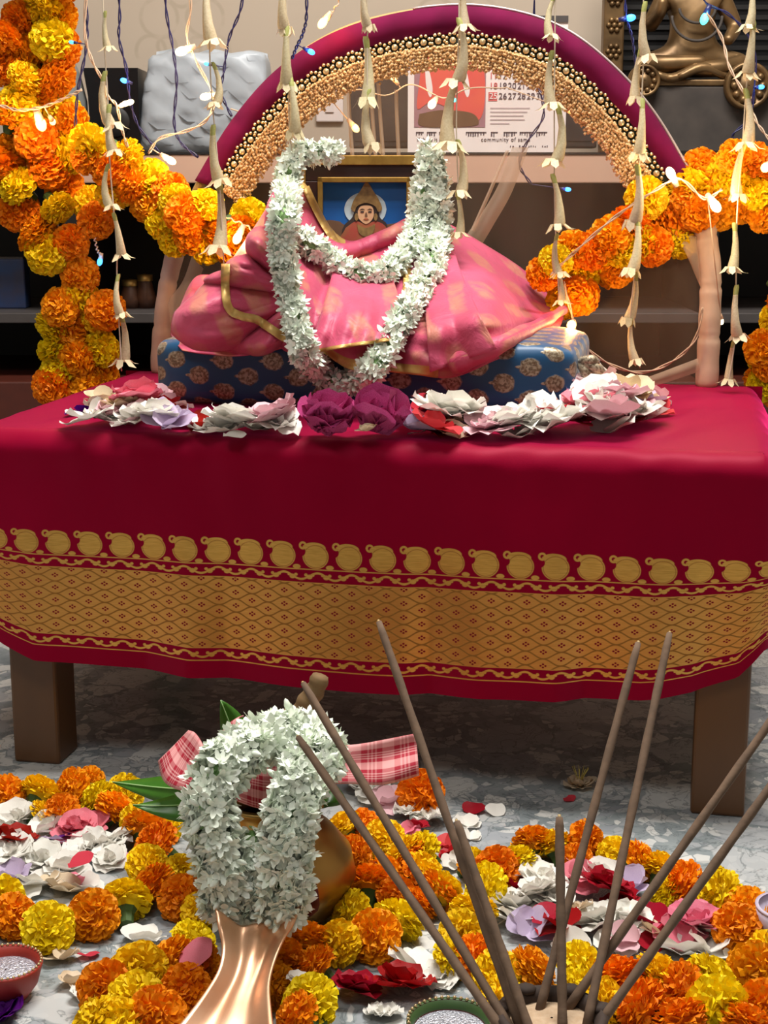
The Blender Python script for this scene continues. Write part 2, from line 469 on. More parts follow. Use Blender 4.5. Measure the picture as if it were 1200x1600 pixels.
def brocade_material():
    m, nt, bs, out = new_mat('blue_brocade')
    u0, v0 = uvxy(nt)
    cu, cv = u0 * 100, v0 * 100
    co = coords(nt)
    nz = noise(nt, co, 130, 3, 0.6)
    def booti(dx, dy):
        d = hyp(dx, dy * 1.15) - (nz - 0.5) * 0.8
        tip = hyp((dx + 1.5) * 0.9, dy * 2.2)
        return d.below(1.5, 0.12).max(tip.below(0.5, 0.1)), d
    a, da = booti(cu.wrap(-3.6, 3.6), cv.wrap(-2.3, 2.3))
    b, db = booti((cu - 3.6).wrap(-3.6, 3.6), (cv - 2.3).wrap(-2.3, 2.3))
    mask = a.max(b); d = da.min(db)
    blue = mixc(nt, noise(nt, co, 12, 2).above(0.5, 0.3), srgb(4, 80, 124), srgb(2, 62, 102))
    metal = mixc(nt, noise(nt, co, 260, 2).above(0.52, 0.08), srgb(176, 162, 136), srgb(112, 94, 72))
    metal = mixc(nt, (d - 0.9).abs().below(0.12, 0.1) * 0.6, metal, srgb(120, 90, 60))
    nt.links.new(mixc(nt, mask, blue, metal), bs.inputs['Base Color'])
    nt.links.new((mask * 0.45).k, bs.inputs['Metallic'])
    bs.inputs['Roughness'].default_value = 0.42
    bs.inputs['Sheen Weight'].default_value = 0.2
    bump(nt, bs, mask, 0.25, 0.001)
    return m
M['brocade'] = brocade_material()

def sari_material():
    m, nt, bs, out = new_mat('pink_sari')
    u0, v0 = uvxy(nt)
    cu, cv = u0 * 100, v0 * 100
    co = coords(nt)
    wx = cu + (noise(nt, co, 12, 3) - 0.5) * 4.5
    def leafy(dx, dy):
        return hyp((dx + dy * 0.35) / 1.5, dy / 2.6) + ((dx * 1.9 + dy * 0.8).cos()) * 0.16
    a = leafy(wx.wrap(-4.6, 4.6), cv.wrap(-4.2, 4.2)).min(leafy((wx - 4.6).wrap(-4.6, 4.6), (cv - 4.2).wrap(-4.2, 4.2)))
    mask = a.below(0.92, 0.16) * noise(nt, co, 40, 3).above(0.42, 0.14)
    base = mixc(nt, noise(nt, co, 9, 3).above(0.5, 0.22), srgb(224, 98, 136), srgb(206, 76, 106))
    k = mixc(nt, mask * 0.62, base, srgb(216, 156, 116))
    nt.links.new(k, bs.inputs['Base Color'])
    bs.inputs['Roughness'].default_value = 0.5
    bs.inputs['Sheen Weight'].default_value = 0.4
    bs.inputs['Sheen Tint'].default_value = srgb(255, 170, 190) + (1,)
    bump(nt, bs, noise(nt, co, 26, 4, 0.6, 0.8), 0.6, 0.006)
    tr = nt.nodes.new('ShaderNodeBsdfTranslucent'); nt.links.new(k, tr.inputs[0])
    mx = nt.nodes.new('ShaderNodeMixShader'); mx.inputs[0].default_value = 0.22
    nt.links.new(bs.outputs[0], mx.inputs[1]); nt.links.new(tr.outputs[0], mx.inputs[2]); nt.links.new(mx.outputs[0], out.inputs[0])
    return m
M['sari'] = sari_material()

def check_material():
    m, nt, bs, out = new_mat('red_white_check')
    u0, v0 = uvxy(nt)
    cu, cv = u0 * 100, v0 * 100
    def bands(t):
        a = t.wrap(0, 2.6)
        wide = band(a, 0.0, 0.95, 0.03)
        thin = (a - 1.5).abs().below(0.07, 0.03).max((a - 1.8).abs().below(0.07, 0.03)).max((a - 2.1).abs().below(0.07, 0.03))
        return wide.max(thin)
    f = bands(cu) * 0.26 + bands(cv) * 0.44
    k = mixc(nt, f, srgb(168, 22, 48), srgb(244, 190, 186))
    nt.links.new(k, bs.inputs['Base Color']); bs.inputs['Roughness'].default_value = 0.8
    return m
M['check'] = check_material()

def net_material(name, c, op):
    m, nt, bs, out = new_mat(name)
    bs.inputs['Base Color'].default_value = tuple(c) + (1,); bs.inputs['Roughness'].default_value = 0.8
    tp = nt.nodes.new('ShaderNodeBsdfTransparent'); mx = nt.nodes.new('ShaderNodeMixShader')
    tr = nt.nodes.new('ShaderNodeBsdfTranslucent'); tr.inputs[0].default_value = tuple(c) + (1,)
    m2 = nt.nodes.new('ShaderNodeMixShader'); m2.inputs[0].default_value = 0.4
    nt.links.new(bs.outputs[0], m2.inputs[1]); nt.links.new(tr.outputs[0], m2.inputs[2])
    f = noise(nt, coords(nt), 30, 2, stretch=(1, 1, 0.1)) * (op * 0.5) + op * 0.75
    nt.links.new(f.k, mx.inputs[0])
    nt.links.new(tp.outputs[0], mx.inputs[1]); nt.links.new(m2.outputs[0], mx.inputs[2]); nt.links.new(mx.outputs[0], out.inputs[0])
    return m
M['net'] = net_material('tulle_net', srgb(214, 186, 160), 0.2)
M['net_fold'] = net_material('tulle_net_folds', srgb(228, 204, 178), 0.55)
M['plastic'] = plain('cloudy_plastic', srgb(206, 212, 218), 0.35, c2=srgb(186, 190, 194), scale=9, bump_s=1.0, trans=0.3)

# ------------------------------------------------------------------ room
DECK_Y = 3.0
def struct(name, vf, m):
    return solo(name, vf[0], vf[1], m, kind='structure', smooth=False)
struct('floor', box(-2.6, 2.6, -1.2, 3.6, -0.05, 0), M['floor'])
struct('wall_back', box(-2.6, 2.6, 3.5, 3.6, 0, 2.7), M['wall'])
struct('wall_left', box(-2.7, -2.6, -1.2, 3.6, 0, 2.7), M['wall'])
struct('wall_right', box(2.6, 2.7, -1.2, 3.6, 0, 2.7), M['wall'])
struct('ceiling', box(-2.6, 2.6, -1.2, 3.6, 2.62, 2.7), plain('ceiling_paint', srgb(235, 232, 226), 0.8))

# ------------------------------------------------------------------ wall unit behind the altar
unit = thing('wall_cabinet', (0, 3.25, 0), 'long dark open cabinet with a peach deck edge behind the altar', 'cabinet')
zt, zb = at_y(600, 238, DECK_Y).z, at_y(600, 286, DECK_Y).z
zs1, zs0 = at_y(600, 489, 3.04).z, at_y(600, 505, 3.04).z
zd = at_y(600, 596, DECK_Y).z
bevel(part(unit, 'deck', *box(-2.2, 2.2, DECK_Y, 3.49, zb, zt - .004), M['deck'], smooth=False), .002)
part(unit, 'deck_lining', *box(-2.2, 2.2, DECK_Y - .002, 3.49, zt - .004, zt), M['black_matte'], smooth=False)
part(unit, 'back_panel', *box(-2.2, 2.2, 3.46, 3.49, 0.06, zb), M['black_matte'], smooth=False)
bevel(part(unit, 'shelf', *box(-2.2, 2.2, 3.04, 3.46, zs0, zs1), M['shelf_grey'], smooth=False), .002)
for x in (-2.2, -0.62, 0.62, 2.17):
    part(unit, 'upright', *box(x, x + .03, 3.03, 3.46, 0.06, zb), M['black_matte'], smooth=False)
for x0, x1 in ((-2.2, -0.63), (-0.61, 0.63), (0.65, 2.2)):
    d = bevel(part(unit, 'drawer', *box(x0, x1, DECK_Y, 3.46, 0.08, zd), M['maroon_drawer'], smooth=False), .004)
part(unit, 'plinth', *box(-2.2, 2.2, 3.06, 3.46, 0, 0.08), M['black_matte'], smooth=False)

def simple(name, vf, m, label, cat, group=None, bw=0.0, smooth=False):
    o = solo(name, vf[0], vf[1], m, label, cat, group, smooth=smooth)
    if bw: bevel(o, bw)
    return o
# things in the niche
p = at_y(14, 486, 3.14)
bk = thing('blue_packet', (p.x, p.y, zs1), 'blue printed packet on the dark niche shelf behind the marigold column', 'packet')
bevel(part(bk, 'box', *box(p.x - .035, p.x + .035, p.y, p.y + .05, zs1, zs1 + .1), M['blue_book'], smooth=False), .003)
part(bk, 'flap', *box(p.x - .033, p.x + .033, p.y + .002, p.y + .048, zs1 + .1, zs1 + .103), M['shelf_grey'], smooth=False)
for i, (x, w, h, lab) in enumerate(((205, .022, .045, 'small brown jar on the niche shelf beside the draped pole'), (228, .02, .055, 'taller brown jar on the niche shelf beside the draped pole'))):
    p = at_y(x, 486, 3.16)
    j = thing('jar', (p.x, p.y, zs1), lab, 'jar')
    part(j, 'body', *lathe([(0.001, 0), (w, 0), (w * 1.1, h * .4), (w * .8, h * .8), (w * .7, h)], 16, (p.x, p.y, zs1)), M['jar'])
    part(j, 'lid', *lathe([(w * .8, h), (w * .8, h + .012), (0.001, h + .014)], 16, (p.x, p.y, zs1)), M['brass'])

# things on the deck
a, b = at_y(136, 238, 3.12), at_y(215, 106, 3.12)
sp = thing('loudspeaker', ((a.x + b.x) / 2, 3.2, zt), 'glossy black loudspeaker on the deck beside the plastic bag', 'speaker')
V = []
for z, k in ((zt, 1.0), ((zt * 2 + b.z) / 3, .86), ((zt + 2 * b.z) / 3, .88), (b.z, 1.03)):
    w = (b.x - a.x) / 2 * k; cx = (a.x + b.x) / 2
    V += [(cx - w, 3.12, z), (b.x, 3.12, z), (b.x, 3.28, z), (cx - w, 3.28, z)]
F = [(i * 4 + k, i * 4 + (k + 1) % 4, i * 4 + 4 + (k + 1) % 4, i * 4 + 4 + k) for i in range(3) for k in range(4)] + [(3, 2, 1, 0), (12, 13, 14, 15)]
part(sp, 'case', V, F, M['black'], smooth=False)
obj('cone', mesh_data('cone', *lathe([(.03, 0), (.028, .004), (.01, -.002), (.001, 0)], 24), M['black_matte']), sp, (.005, -.082, .06), (math.pi / 2, 0, 0))
p = at_y(104, 238, 3.14)
vz = thing('grey_vase', (p.x, p.y, zt), 'grey glazed vase on the deck beside the black loudspeaker', 'vase')
part(vz, 'body', *lathe([(0.001, 0), (.03, 0), (.046, .05), (.045, .1), (.034, .15), (.024, .175)], 28, (p.x, p.y, zt)), M['grey'])
part(vz, 'rim', *lathe([(.024, .175), (.029, .185), (.026, .187), (.02, .175)], 28, (p.x, p.y, zt)), M['grey'])

# cloudy plastic bag
a, b = at_y(219, 238, 3.1), at_y(412, 78, 3.1)
bx = thing('plastic_bag', ((a.x + b.x) / 2, 3.2, zt), 'stuffed cloudy white plastic bag standing on the deck', 'bag')
bm = bmesh.new(); bmesh.ops.create_cube(bm, size=2); bmesh.ops.subdivide_edges(bm, edges=bm.edges[:], cuts=12, use_grid_fill=True)
rr = random.Random(4)
ph = [rr.uniform(0, 6.28) for _ in range(12)]
V = []
for v in bm.verts:
    x, y, z = v.co
    k = (abs(x) ** 12 + abs(y) ** 6 + abs(z) ** 12) ** (1 / 12) if max(abs(x), abs(z)) > abs(y) else (abs(x) ** 12 + abs(y) ** 6 + abs(z) ** 12) ** (1 / 9)
    x, y, z = x / k, y / k, z / k
    w = 0.012 * (math.sin(7 * x + 3 * z + ph[0]) + math.sin(11 * z - 5 * x + ph[1]) + math.sin(9 * x + 12 * y + ph[2]) + .7 * math.sin(19 * z + 8 * x + ph[3]))
    hx = (b.x - a.x) / 2 * (1 - .05 * max(0, z)) * (1 + w * .5)
    w += .05 * (abs(math.sin(5 * x + 7 * z + ph[4])) + abs(math.sin(8 * x - 6 * z + ph[5])) + abs(math.sin(13 * z + 3 * x + ph[6]))) - .1
    V.append(((a.x + b.x) / 2 + x * hx + .012 * z, 3.2 + y * .085 * (1 + w * 2.2), zt + (z * (1 + .4 * w) + 1) / 2 * (b.z - zt)))
    if z < -.97: V[-1] = (V[-1][0], V[-1][1], zt + .001)
F = [tuple(v.index for v in f.verts) for f in bm.faces]; bm.free()
part(bx, 'bag_body', V, F, M['plastic'])
P = [((a.x + b.x) / 2 + (t - .5) * (b.x - a.x) * .9 + .012, 3.2 + .012 * math.sin(t * 21), b.z + .004 + .007 * abs(math.sin(t * 9)) - .006 * t) for t in np.linspace(0, 1, 40)]
part(bx, 'crimped_top', [(x, y + d_, z - e) for x, y, z in P for d_, e in ((.02, .03), (.004, 0), (-.004, 0), (-.02, .03))], gridfaces(40, 4), M['plastic'])

# switch plate on the wall seen through the net
p = at_y(515, 165, 3.49)
sw = thing('switch_plate', (p.x, 3.495, p.z), 'small cream switch plate on the wall behind the net', 'switch')
bevel(part(sw, 'plate', *box(p.x - .03, p.x + .03, 3.488, 3.5, p.z - .035, p.z + .035), M['paper'], smooth=False), .003)
part(sw, 'rocker', *box(p.x - .009, p.x + .009, 3.484, 3.49, p.z - .014, p.z + .014), M['paper'], smooth=False)

# dark block behind the net and under the statue
a, b = at_y(546, 238, 3.24), at_y(936, 100, 3.24)
tvp = thing('flat_screen', ((a.x + b.x) / 2, 3.26, zt), 'dark grey flat screen on the deck behind the wall calendar', 'screen')
bevel(part(tvp, 'casing', *box(a.x, b.x, 3.24, 3.29, zt + .012, b.z), plain('screen_case', srgb(52, 47, 44), 0.6), smooth=False), .004)
part(tvp, 'display', *box(a.x + .012, b.x - .012, 3.2385, 3.24, zt + .026, b.z - .012), plain('screen_off', srgb(60, 54, 52), 0.45), smooth=False)
part(tvp, 'foot', *box((a.x + b.x) / 2 - .12, (a.x + b.x) / 2 + .12, 3.2, 3.34, zt, zt + .012), M['black'], smooth=False)

# calendar leaning on the deck
cy = 3.08
a, b = at_y(637, 236, cy), at_y(888, 28, cy)
cal = thing('calendar', ((a.x + b.x) / 2, cy, zt), 'white paper calendar page with red picture and date grid on the deck', 'calendar')
W, Hc = b.x - a.x, b.z - zt
part(cal, 'sheet', *box(a.x, b.x, cy, cy + .004, zt, b.z), M['paper'], smooth=False)
part(cal, 'binding', *box(a.x, b.x, cy - .003, cy + .007, b.z - .008, b.z + .004), M['shelf_grey'], smooth=False)
def flat(parent, name, m, px0, px1, py0, py1, Y):
    q0, q1 = at_y(px0, py1, Y), at_y(px1, py0, Y)
    return part(parent, name, *box(q0.x, q1.x, Y, Y + .0006, q0.z, q1.z), m, smooth=False)
pic = flat(cal, 'picture', M['cal_lilac'], 647, 760, 70, 199, cy - .0008)
def blob(parent, name, m, pts, Y, th=.0006, n=40):
    P = catmull(pts + [pts[0]], n)[:-1]
    V = [at_y(x, y, Y) for x, y in P]; k = len(V)
    V2 = [v + Vector((0, th, 0)) for v in V]
    return part(parent, name, V + V2, [tuple(range(k))] + [(i, (i + 1) % k, k + (i + 1) % k, k + i) for i in range(k)], m, smooth=False)
blob(pic, 'robe', M['cal_orange'], [(660, 90), (690, 74), (735, 76), (756, 110), (756, 170), (740, 190), (700, 168), (672, 160), (652, 170), (655, 130)], cy - .0016)
blob(pic, 'cushion_shape', M['print_brown'], [(655, 178), (690, 172), (735, 176), (748, 190), (735, 197), (660, 197)], cy - .0018)
for px in (664, 722): blob(pic, 'sleeve_trim', M['paper'], [(px, 105), (px + 7, 112), (px + 12, 140), (px + 8, 152), (px + 2, 135)], cy - .002)
def text(parent, name, s, m, px, py, Y, size, spread=1.0):
    cu = bpy.data.curves.new(name, 'FONT'); cu.body = s; cu.size = size; cu.extrude = 0.0003
    cu.align_x = 'CENTER'; cu.align_y = 'CENTER'; cu.space_character = spread
    cu.materials.append(m)
    fo = bpy.data.objects.new(name, cu); col.objects.link(fo)
    me = bpy.data.meshes.new_from_object(fo.evaluated_get(bpy.context.evaluated_depsgraph_get()))
    bpy.data.objects.remove(fo); me.name = name
    o = obj(name, me)
    o.parent = parent; q = at_y(px, py, Y)
    L = Vector((0, 0, 0)); r = parent
    while r is not None: L += r.location; r = r.parent
    o.location = q - L; o.rotation_euler = (math.pi / 2, 0, 0)
    return o
for r, (y, days) in enumerate(((118.5, (11, 12, 13, 14, 15, 16)), (134.5, (18, 19, 20, 21, 22, 23)), (150.5, (25, 26, 27, 28, 29, 30)))):
    for c, d in enumerate(days):
        x = 771 + 14.6 * c
        if d == 25: flat(cal, 'red_box', M['redink'], 763, 777, 144, 158, cy - .0006)
        text(cal, 'date_number', str(d), M['paper'] if d == 25 else (M['redink'] if c == 0 else M['ink']), x, y, cy - .0012, .0165)
for i, y in enumerate((168, 174, 180, 186, 192)):
    flat(cal, 'note_line', plain('faint_ink', srgb(200, 178, 178), 0.8) if i == 0 else bpy.data.materials['faint_ink'], 766, (828, 824, 818, 820, 796)[i], y, y + 2, cy - .0006)
def glyph_row(y, h, words, bar):
    for x0, x1 in words:
        V, F = [], []
        if bar:
            q0, q1 = at_y(x0, y + 1.6, cy - .001), at_y(x1, y, cy - .001); V, F = box(q0.x, q1.x, cy - .001, cy - .0004, q0.z, q1.z)
        x = x0
        while x < x1 - 3:
            hh = h * random.uniform(.55, 1)
            q0, q1 = at_y(x, y + hh, cy - .001), at_y(x + random.uniform(1.2, 2.6), y + (0 if bar else h * .3 * random.random()), cy - .001)
            V, F = join((V, F), box(q0.x, q1.x, cy - .001, cy - .0004, q0.z, q1.z)); x += random.uniform(3, 4.6)
        part(cal, 'printed_word', V, F, M['ink'], smooth=False)
glyph_row(206, 8, [(650, 662), (667, 682), (686, 700), (728, 760), (767, 778), (787, 808), (812, 834), (838, 855)], True)
glyph_row(227, 4, [(797, 806), (811, 822), (826, 842), (847, 858)], False)
text(cal, 'printed_sentence', 'If there is no', M['ink'], 673, 218, cy - .001, .0105)
text(cal, 'printed_sentence', 'community of same', M['ink'], 790, 218, cy - .001, .0105, 1.15)

# ------------------------------------------------------------------ table under the cloth
TA = math.radians(-11.2)
UX = Vector((math.cos(TA), math.sin(TA), 0)); WX = Vector((-math.sin(TA), math.cos(TA), 0))
T0 = Vector((-0.505, 1.977, 0)); TL, TD, TZ = 0.972, 0.605, 0.46
OL, ORR = .05, .024      # overhang at the two ends
def tp(u, w, z): return T0 + UX * u + WX * w + Vector((0, 0, z))
Z3 = Vector((0, 0, 1))
tab = thing('low_table', tp(TL / 2, TD / 2, 0), 'brown painted low wooden table under the crimson cloth', 'table')
bevel(part(tab, 'tabletop', *obox(tp(-OL + .016, 0, TZ - .04), UX * (TL + OL + ORR - .032), WX * TD, Z3 * .032), M['brown_paint'], smooth=False), .012, 3)
LG = .066
for u in (0.0, TL - LG):
    for w in (0.0, TD - LG):
        bevel(part(tab, 'leg', *obox(tp(u, w, 0), UX * LG, WX * LG, Z3 * (TZ - .04)), M['brown_paint'], smooth=False), .004)
for w in (.012, TD - .034):
    part(tab, 'apron', *obox(tp(LG, w, TZ - .115), UX * (TL - 2 * LG), WX * .022, Z3 * .08), M['brown_paint'], smooth=False)
for u in (.012, TL - .034):
    part(tab, 'apron', *obox(tp(u, LG, TZ - .115), UX * .022, WX * (TD - 2 * LG), Z3 * .08), M['brown_paint'], smooth=False)

# ------------------------------------------------------------------ crimson silk cloth with gold border
HEM = [(-0.7, .2), (-.07, .215), (-.035, .2), (0.009, .176), (0.052, .157), (0.264, .145), (0.35, .142), (0.568, .139), (0.745, .145), (0.839, .153), (0.901, .164), (0.955, .185), (0.985, .22), (1.03, .235), (1.6, .22)]
def hem_z(s): return float(np.interp(s, [h[0] for h in HEM], [h[1] for h in HEM]))
OUT, RC = .016, .024
path = []
for w in np.linspace(TD, RC, 50)[:-1]: path.append((-OL, w, -1, 0))
for a in np.linspace(0, math.pi / 2, 9)[:-1]:
    path.append((RC - OL - RC * math.cos(a), RC - OUT - RC * math.sin(a), -math.cos(a), -math.sin(a)))
for u in np.linspace(RC - OL, TL + ORR - RC, 196)[:-1]: path.append((u, -OUT, 0, -1))
for a in np.linspace(0, math.pi / 2, 9)[:-1]:
    path.append((TL + ORR - RC + RC * math.sin(a), RC - OUT - RC * math.cos(a), math.sin(a), -math.cos(a)))
for w in np.linspace(RC, TD, 50): path.append((TL + ORR, w, 1, 0))
sacc = [0.0]
for a, b in zip(path, path[1:]): sacc.append(sacc[-1] + math.hypot(b[0] - a[0], b[1] - a[1]))
s_front = next(i for i, q in enumerate(path) if q[3] == -1)
sacc = [s - sacc[s_front] + RC - OL for s in sacc]
CREASE = [(.07, .9), (.2, -.5), (.262, .8), (.31, -.7), (.45, .4), (.545, .9), (.575, -.6), (.64, .5), (.735, .8), (.77, -.9), (.86, .6), (.915, -.6)]
CRX = [-.7] + [c for c, _ in CREASE] + [1.7]; CRY = [0] + [a * .011 for _, a in CREASE] + [0]
def out_wave(s, v):
    k = max(0.0, v - .03) / .3
    q = .0035 * math.sin(s * 17 + 1.0) + .0025 * math.sin(s * 31 + .4) + .0016 * math.sin(s * 53)
    cr = float(np.interp(s, CRX, CRY))
    return (q + cr) * min(1.3, k) + .006 * k
NV = 46
V, UV = [], []
RR = .03
for j in range(NV):
    for i, (u, w, nx, nw) in enumerate(path):
        s = sacc[i]; hz = hem_z(s)
        edge = .004 * math.sin(s * 23) + .003 * math.sin(s * 61 + 1) + .0025 * math.sin(s * 97 + 2)
        if j < 9:
            a = j / 8 * math.pi / 2
            wav = edge * math.sin(a) * (1 + .8 * math.sin(a * 2))
            oo = -RR + RR * math.sin(a) + wav * .4
            z = TZ - RR + RR * math.cos(a) + .001
            d = RR * a
        else:
            t = (j - 8) / (NV - 9)
            z = (TZ - RR) * (1 - t) + hz * t + .001
            d = TZ - RR - z
            oo = out_wave(s, d) + edge * .4 * max(0, 1 - d / .1)
        P = tp(u + nx * oo, w + nw * oo, z)
        V.append(P)
        v = (z - hz) / (.335 - hz) * .196 if z < .335 else .196 + (z - .335)
        UV.append((s + .006, v if j >= 9 else .3 + (8 - j) * .005))
nc = len(path)
F = gridfaces(NV, nc)
# top sheet
n0 = len(V); NU, NW = 110, 60
for b_ in range(NW):
    for a_ in range(NU):
        fu, fw = a_ / (NU - 1), b_ / (NW - 1)
        u = -OL + RR * .9 + fu * (TL + OL + ORR - 1.8 * RR); w = -OUT + RR * .9 + fw * (TD + OUT - RR * .9)
        e = min(fu, 1 - fu, fw) * 8
        zz = .0014 * math.sin(u * 31 + 6 * w) * math.sin(w * 23 + 2) + .001 * math.sin(u * 70 - 40 * w)
        zz += .004 * math.exp(-((u - .86 - .25 * (w - .2)) / .012) ** 2) * (w < .35) + .004 * math.exp(-((u - .05 - .3 * w) / .015) ** 2)
        V.append(tp(u, w, TZ + .0008 + (zz + .001) * min(1, e))); UV.append((u, .6 + w))
F += [tuple(q + n0 for q in f) for f in gridfaces(NW, NU)]
# short fall at the back
n1 = len(V)
for b_ in range(6):
    for a_ in range(60):
        u = -OL + a_ / 59 * (TL + OL + ORR)
        V.append(tp(u, TD + .004 + .004 * math.sin(u * 20) * b_ / 5, TZ + .001 - .03 * b_)); UV.append((u, 1.3))
F += [tuple(q + n1 for q in f) for f in gridfaces(6, 60)]
cl = solo('tablecloth', V, F, M['table_silk'], 'crimson silk cloth with wide gold paisley border over the low table', 'tablecloth', uvs=UV)

# ------------------------------------------------------------------ blue brocade cushion
ZC = TZ + .003
CU0 = tp(0, 0, 0)
cu_l = (at_z(240, 634, TZ) - T0).dot(UX); cu_w = ((at_z(250, 636, TZ) - T0).dot(WX) + (at_z(884, 654, TZ) - T0).dot(WX)) / 2; cu_r = (at_z(902, 650, TZ) - T0).dot(UX)
CUSH_W, CUSH_D, CUSH_H = cu_r - cu_l, .30, .098
def cushion_pt(a, b, c):
    return tp(cu_l + a * CUSH_W, cu_w + b * CUSH_D, ZC + c * CUSH_H)
cush = thing('seat_cushion', cushion_pt(.5, .5, 0), 'blue brocade cushion with gold round motifs on the crimson cloth', 'cushion')
bm = bmesh.new(); bmesh.ops.create_cube(bm, size=2); bmesh.ops.subdivide_edges(bm, edges=bm.edges[:], cuts=22, use_grid_fill=True)
V, UV = [], []
rr = random.Random(9); ph = [rr.uniform(0, 6.28) for _ in range(9)]
for v in bm.verts:
    x, y, z = v.co
    k = max(abs(x), abs(y), abs(z)) / ((abs(x) ** 14 + abs(y) ** 9 + abs(z) ** 7) ** (1 / 9) + 1e-9)
    k = min(1.0, k)
    x2, y2, z2 = x * (1 - (1 - k) * .35), y * k, z * k
    w = math.sin(9 * x + 2 * z + ph[0]) * .012 + math.sin(5 * x + 4 * y + ph[1]) * .02 + math.sin(15 * x + 5 * z + ph[2]) * .006
    pinch = 1 - .12 * max(0, (abs(x) - .8) / .2) ** 2
    zz = (z2 * (1 + .5 * w) * pinch + 1) / 2 + (1 - pinch) * (-.05)
    P = cushion_pt((x2 + 1) / 2, (y2 * (1 + w * .6 if y < 0 else 1) + 1) / 2, max(0, zz))
    V.append(P)
    loc = ((x + 1) / 2 * CUSH_W, (z + 1) / 2 * CUSH_H * 1.05 + (y + 1) / 2 * CUSH_D)
    UV.append(loc if abs(x) < .98 else ((x + 1) / 2 * CUSH_W + (y + 1) * .5 * CUSH_D, loc[1] - (y + 1) / 2 * CUSH_D))
F = [tuple(v.index for v in f.verts) for f in bm.faces]; bm.free()
part(cush, 'cover', V, F, M['brocade'], uvs=UV)
# knotted corner tie
kp = cushion_pt(1.0, .12, .72)
for i, (dx, dz, ln) in enumerate(((.022, .012, .03), (.018, -.02, .04), (.03, -.004, .035))):
    P = [kp + UX * (t * dx * 1.2) + Z3 * (dz * t - .012 * t * t) - WX * .006 * math.sin(3 * t) for t in np.linspace(0, 1, 6)]
    part(cush, 'tie', *tube(P, [.004, .007, .008, .009, .008, .004], 6), M['brocade'])

# ------------------------------------------------------------------ framed picture on the cushion
FY = 2.395
fz0, fz1 = ZC + CUSH_H - .006, at_y(570, 243, FY).z
fx0, fx1 = at_y(463, 300, FY).x, at_y(676, 300, FY).x
frm = thing('picture_frame', ((fx0 + fx1) / 2, FY, fz0), 'dark wooden picture frame with gilt edges leaning on the cushion', 'picture frame')
lean = .035
def fp(x, d, t):   # x world, d depth forward, t 0..1 up
    return Vector((x, FY + lean * t - d, fz0 + (fz1 - fz0) * t))
hgt = fz1 - fz0
def rail(name, x0, x1, t0, t1, d0, d1, m, par=None):
    v = [fp(x, d, t) for t in (t0, t1) for d in (d0, d1) for x in (x0, x1)]
    o = part(par or frm, name, v, [(0, 1, 3, 2), (4, 6, 7, 5), (0, 4, 5, 1), (2, 3, 7, 6), (0, 2, 6, 4), (1, 5, 7, 3)], m, smooth=False)
    bevel(o, .0012); return o
b_ = .038
bt = b_ / hgt
for x0, x1, t0, t1 in ((fx0, fx1, 1 - bt, 1), (fx0, fx1, 0, bt), (fx0, fx0 + b_, bt, 1 - bt), (fx1 - b_, fx1, bt, 1 - bt)):
    rail('rail', x0, x1, t0, t1, 0, .018, M['dark_wood'])
g = .014; gt = g / hgt
for x0, x1, t0, t1 in ((fx0 - .002, fx1 + .002, 1 - gt, 1 + .002), (fx0 - .002, fx1 + .002, 0, gt), (fx0 - .002, fx0 + g, gt, 1 - gt), (fx1 - g, fx1 + .002, gt, 1 - gt)):
    rail('gilt_edge', x0, x1, t0, t1, .002, .024, M['gilt'])
i0 = b_ - .006; it = i0 / hgt; jt = b_ / hgt
for x0, x1, t0, t1 in ((fx0 + i0, fx1 - i0, 1 - jt - .008, 1 - it), (fx0 + i0, fx1 - i0, it, jt + .008), (fx0 + i0, fx0 + b_ + .002, it, 1 - it), (fx1 - b_ - .002, fx1 - i0, it, 1 - it)):
    rail('gilt_lip', x0, x1, t0, t1, .004, .021, M['gilt'])
prn = rail('print', fx0 + b_, fx1 - b_, bt, 1 - bt, .004, .007, M['blue_print'])
def pblob(name, m, pts, d, n=48, par=None):
    P = catmull(pts + [pts[0]], n)[:-1]; V = []
    for x, y in P:
        q = on_plane(x, y, fp(0, d, 0), Vector((0, -1, lean / hgt)).normalized()); V.append(q)
    k = len(V); V2 = [v + Vector((0, .0008, 0)) for v in V]
    return part(par or prn, name, V + V2, [tuple(range(k))] + [(i, (i + 1) % k, k + (i + 1) % k, k + i) for i in range(k)], m, smooth=False)
def circ(cx, cy_, rx, ry, n=14): return [(cx + rx * math.cos(2 * math.pi * i / n), cy_ + ry * math.sin(2 * math.pi * i / n)) for i in range(n)]
pblob('landscape', M['print_brown'], [(498, 350), (512, 344), (530, 346), (545, 352), (610, 350), (640, 345), (645, 400), (498, 400)], .0075)
pblob('halo', M['halo'], circ(571, 327, 33, 27), .0082)
pblob('hair', M['print_dark'], [(556, 322), (571, 312), (588, 322), (594, 340), (604, 350), (600, 366), (540, 366), (538, 352), (550, 340)], .0089)
pblob('garment', M['print_red'], [(540, 356), (556, 346), (571, 350), (588, 346), (604, 356), (612, 384), (532, 384)], .0096)
pblob('face', M['print_skin'], [(559, 330), (563, 323), (572, 321), (581, 323), (584, 331), (583, 340), (578, 347), (572, 350), (566, 347), (560, 340)], .0103)
pblob('crown', M['print_gold'], [(548, 326), (553, 312), (563, 298), (573, 284), (583, 298), (592, 312), (597, 326), (591, 331), (586, 322), (572, 317), (558, 322), (554, 331)], .0110)
for sx in (-1, 1):
    pblob('eye', M['print_dark'], circ(572 + sx * 6, 331, 3, 1.3, 8), .0110, 16)
    pblob('eyebrow', M['print_dark'], [(572 + sx * 2, 327.5), (572 + sx * 6, 326), (572 + sx * 10, 328), (572 + sx * 6, 327.4)], .0110, 16)
    pblob('earring', M['print_gold'], circ(572 + sx * 15, 339, 3, 6, 8), .0110, 16)
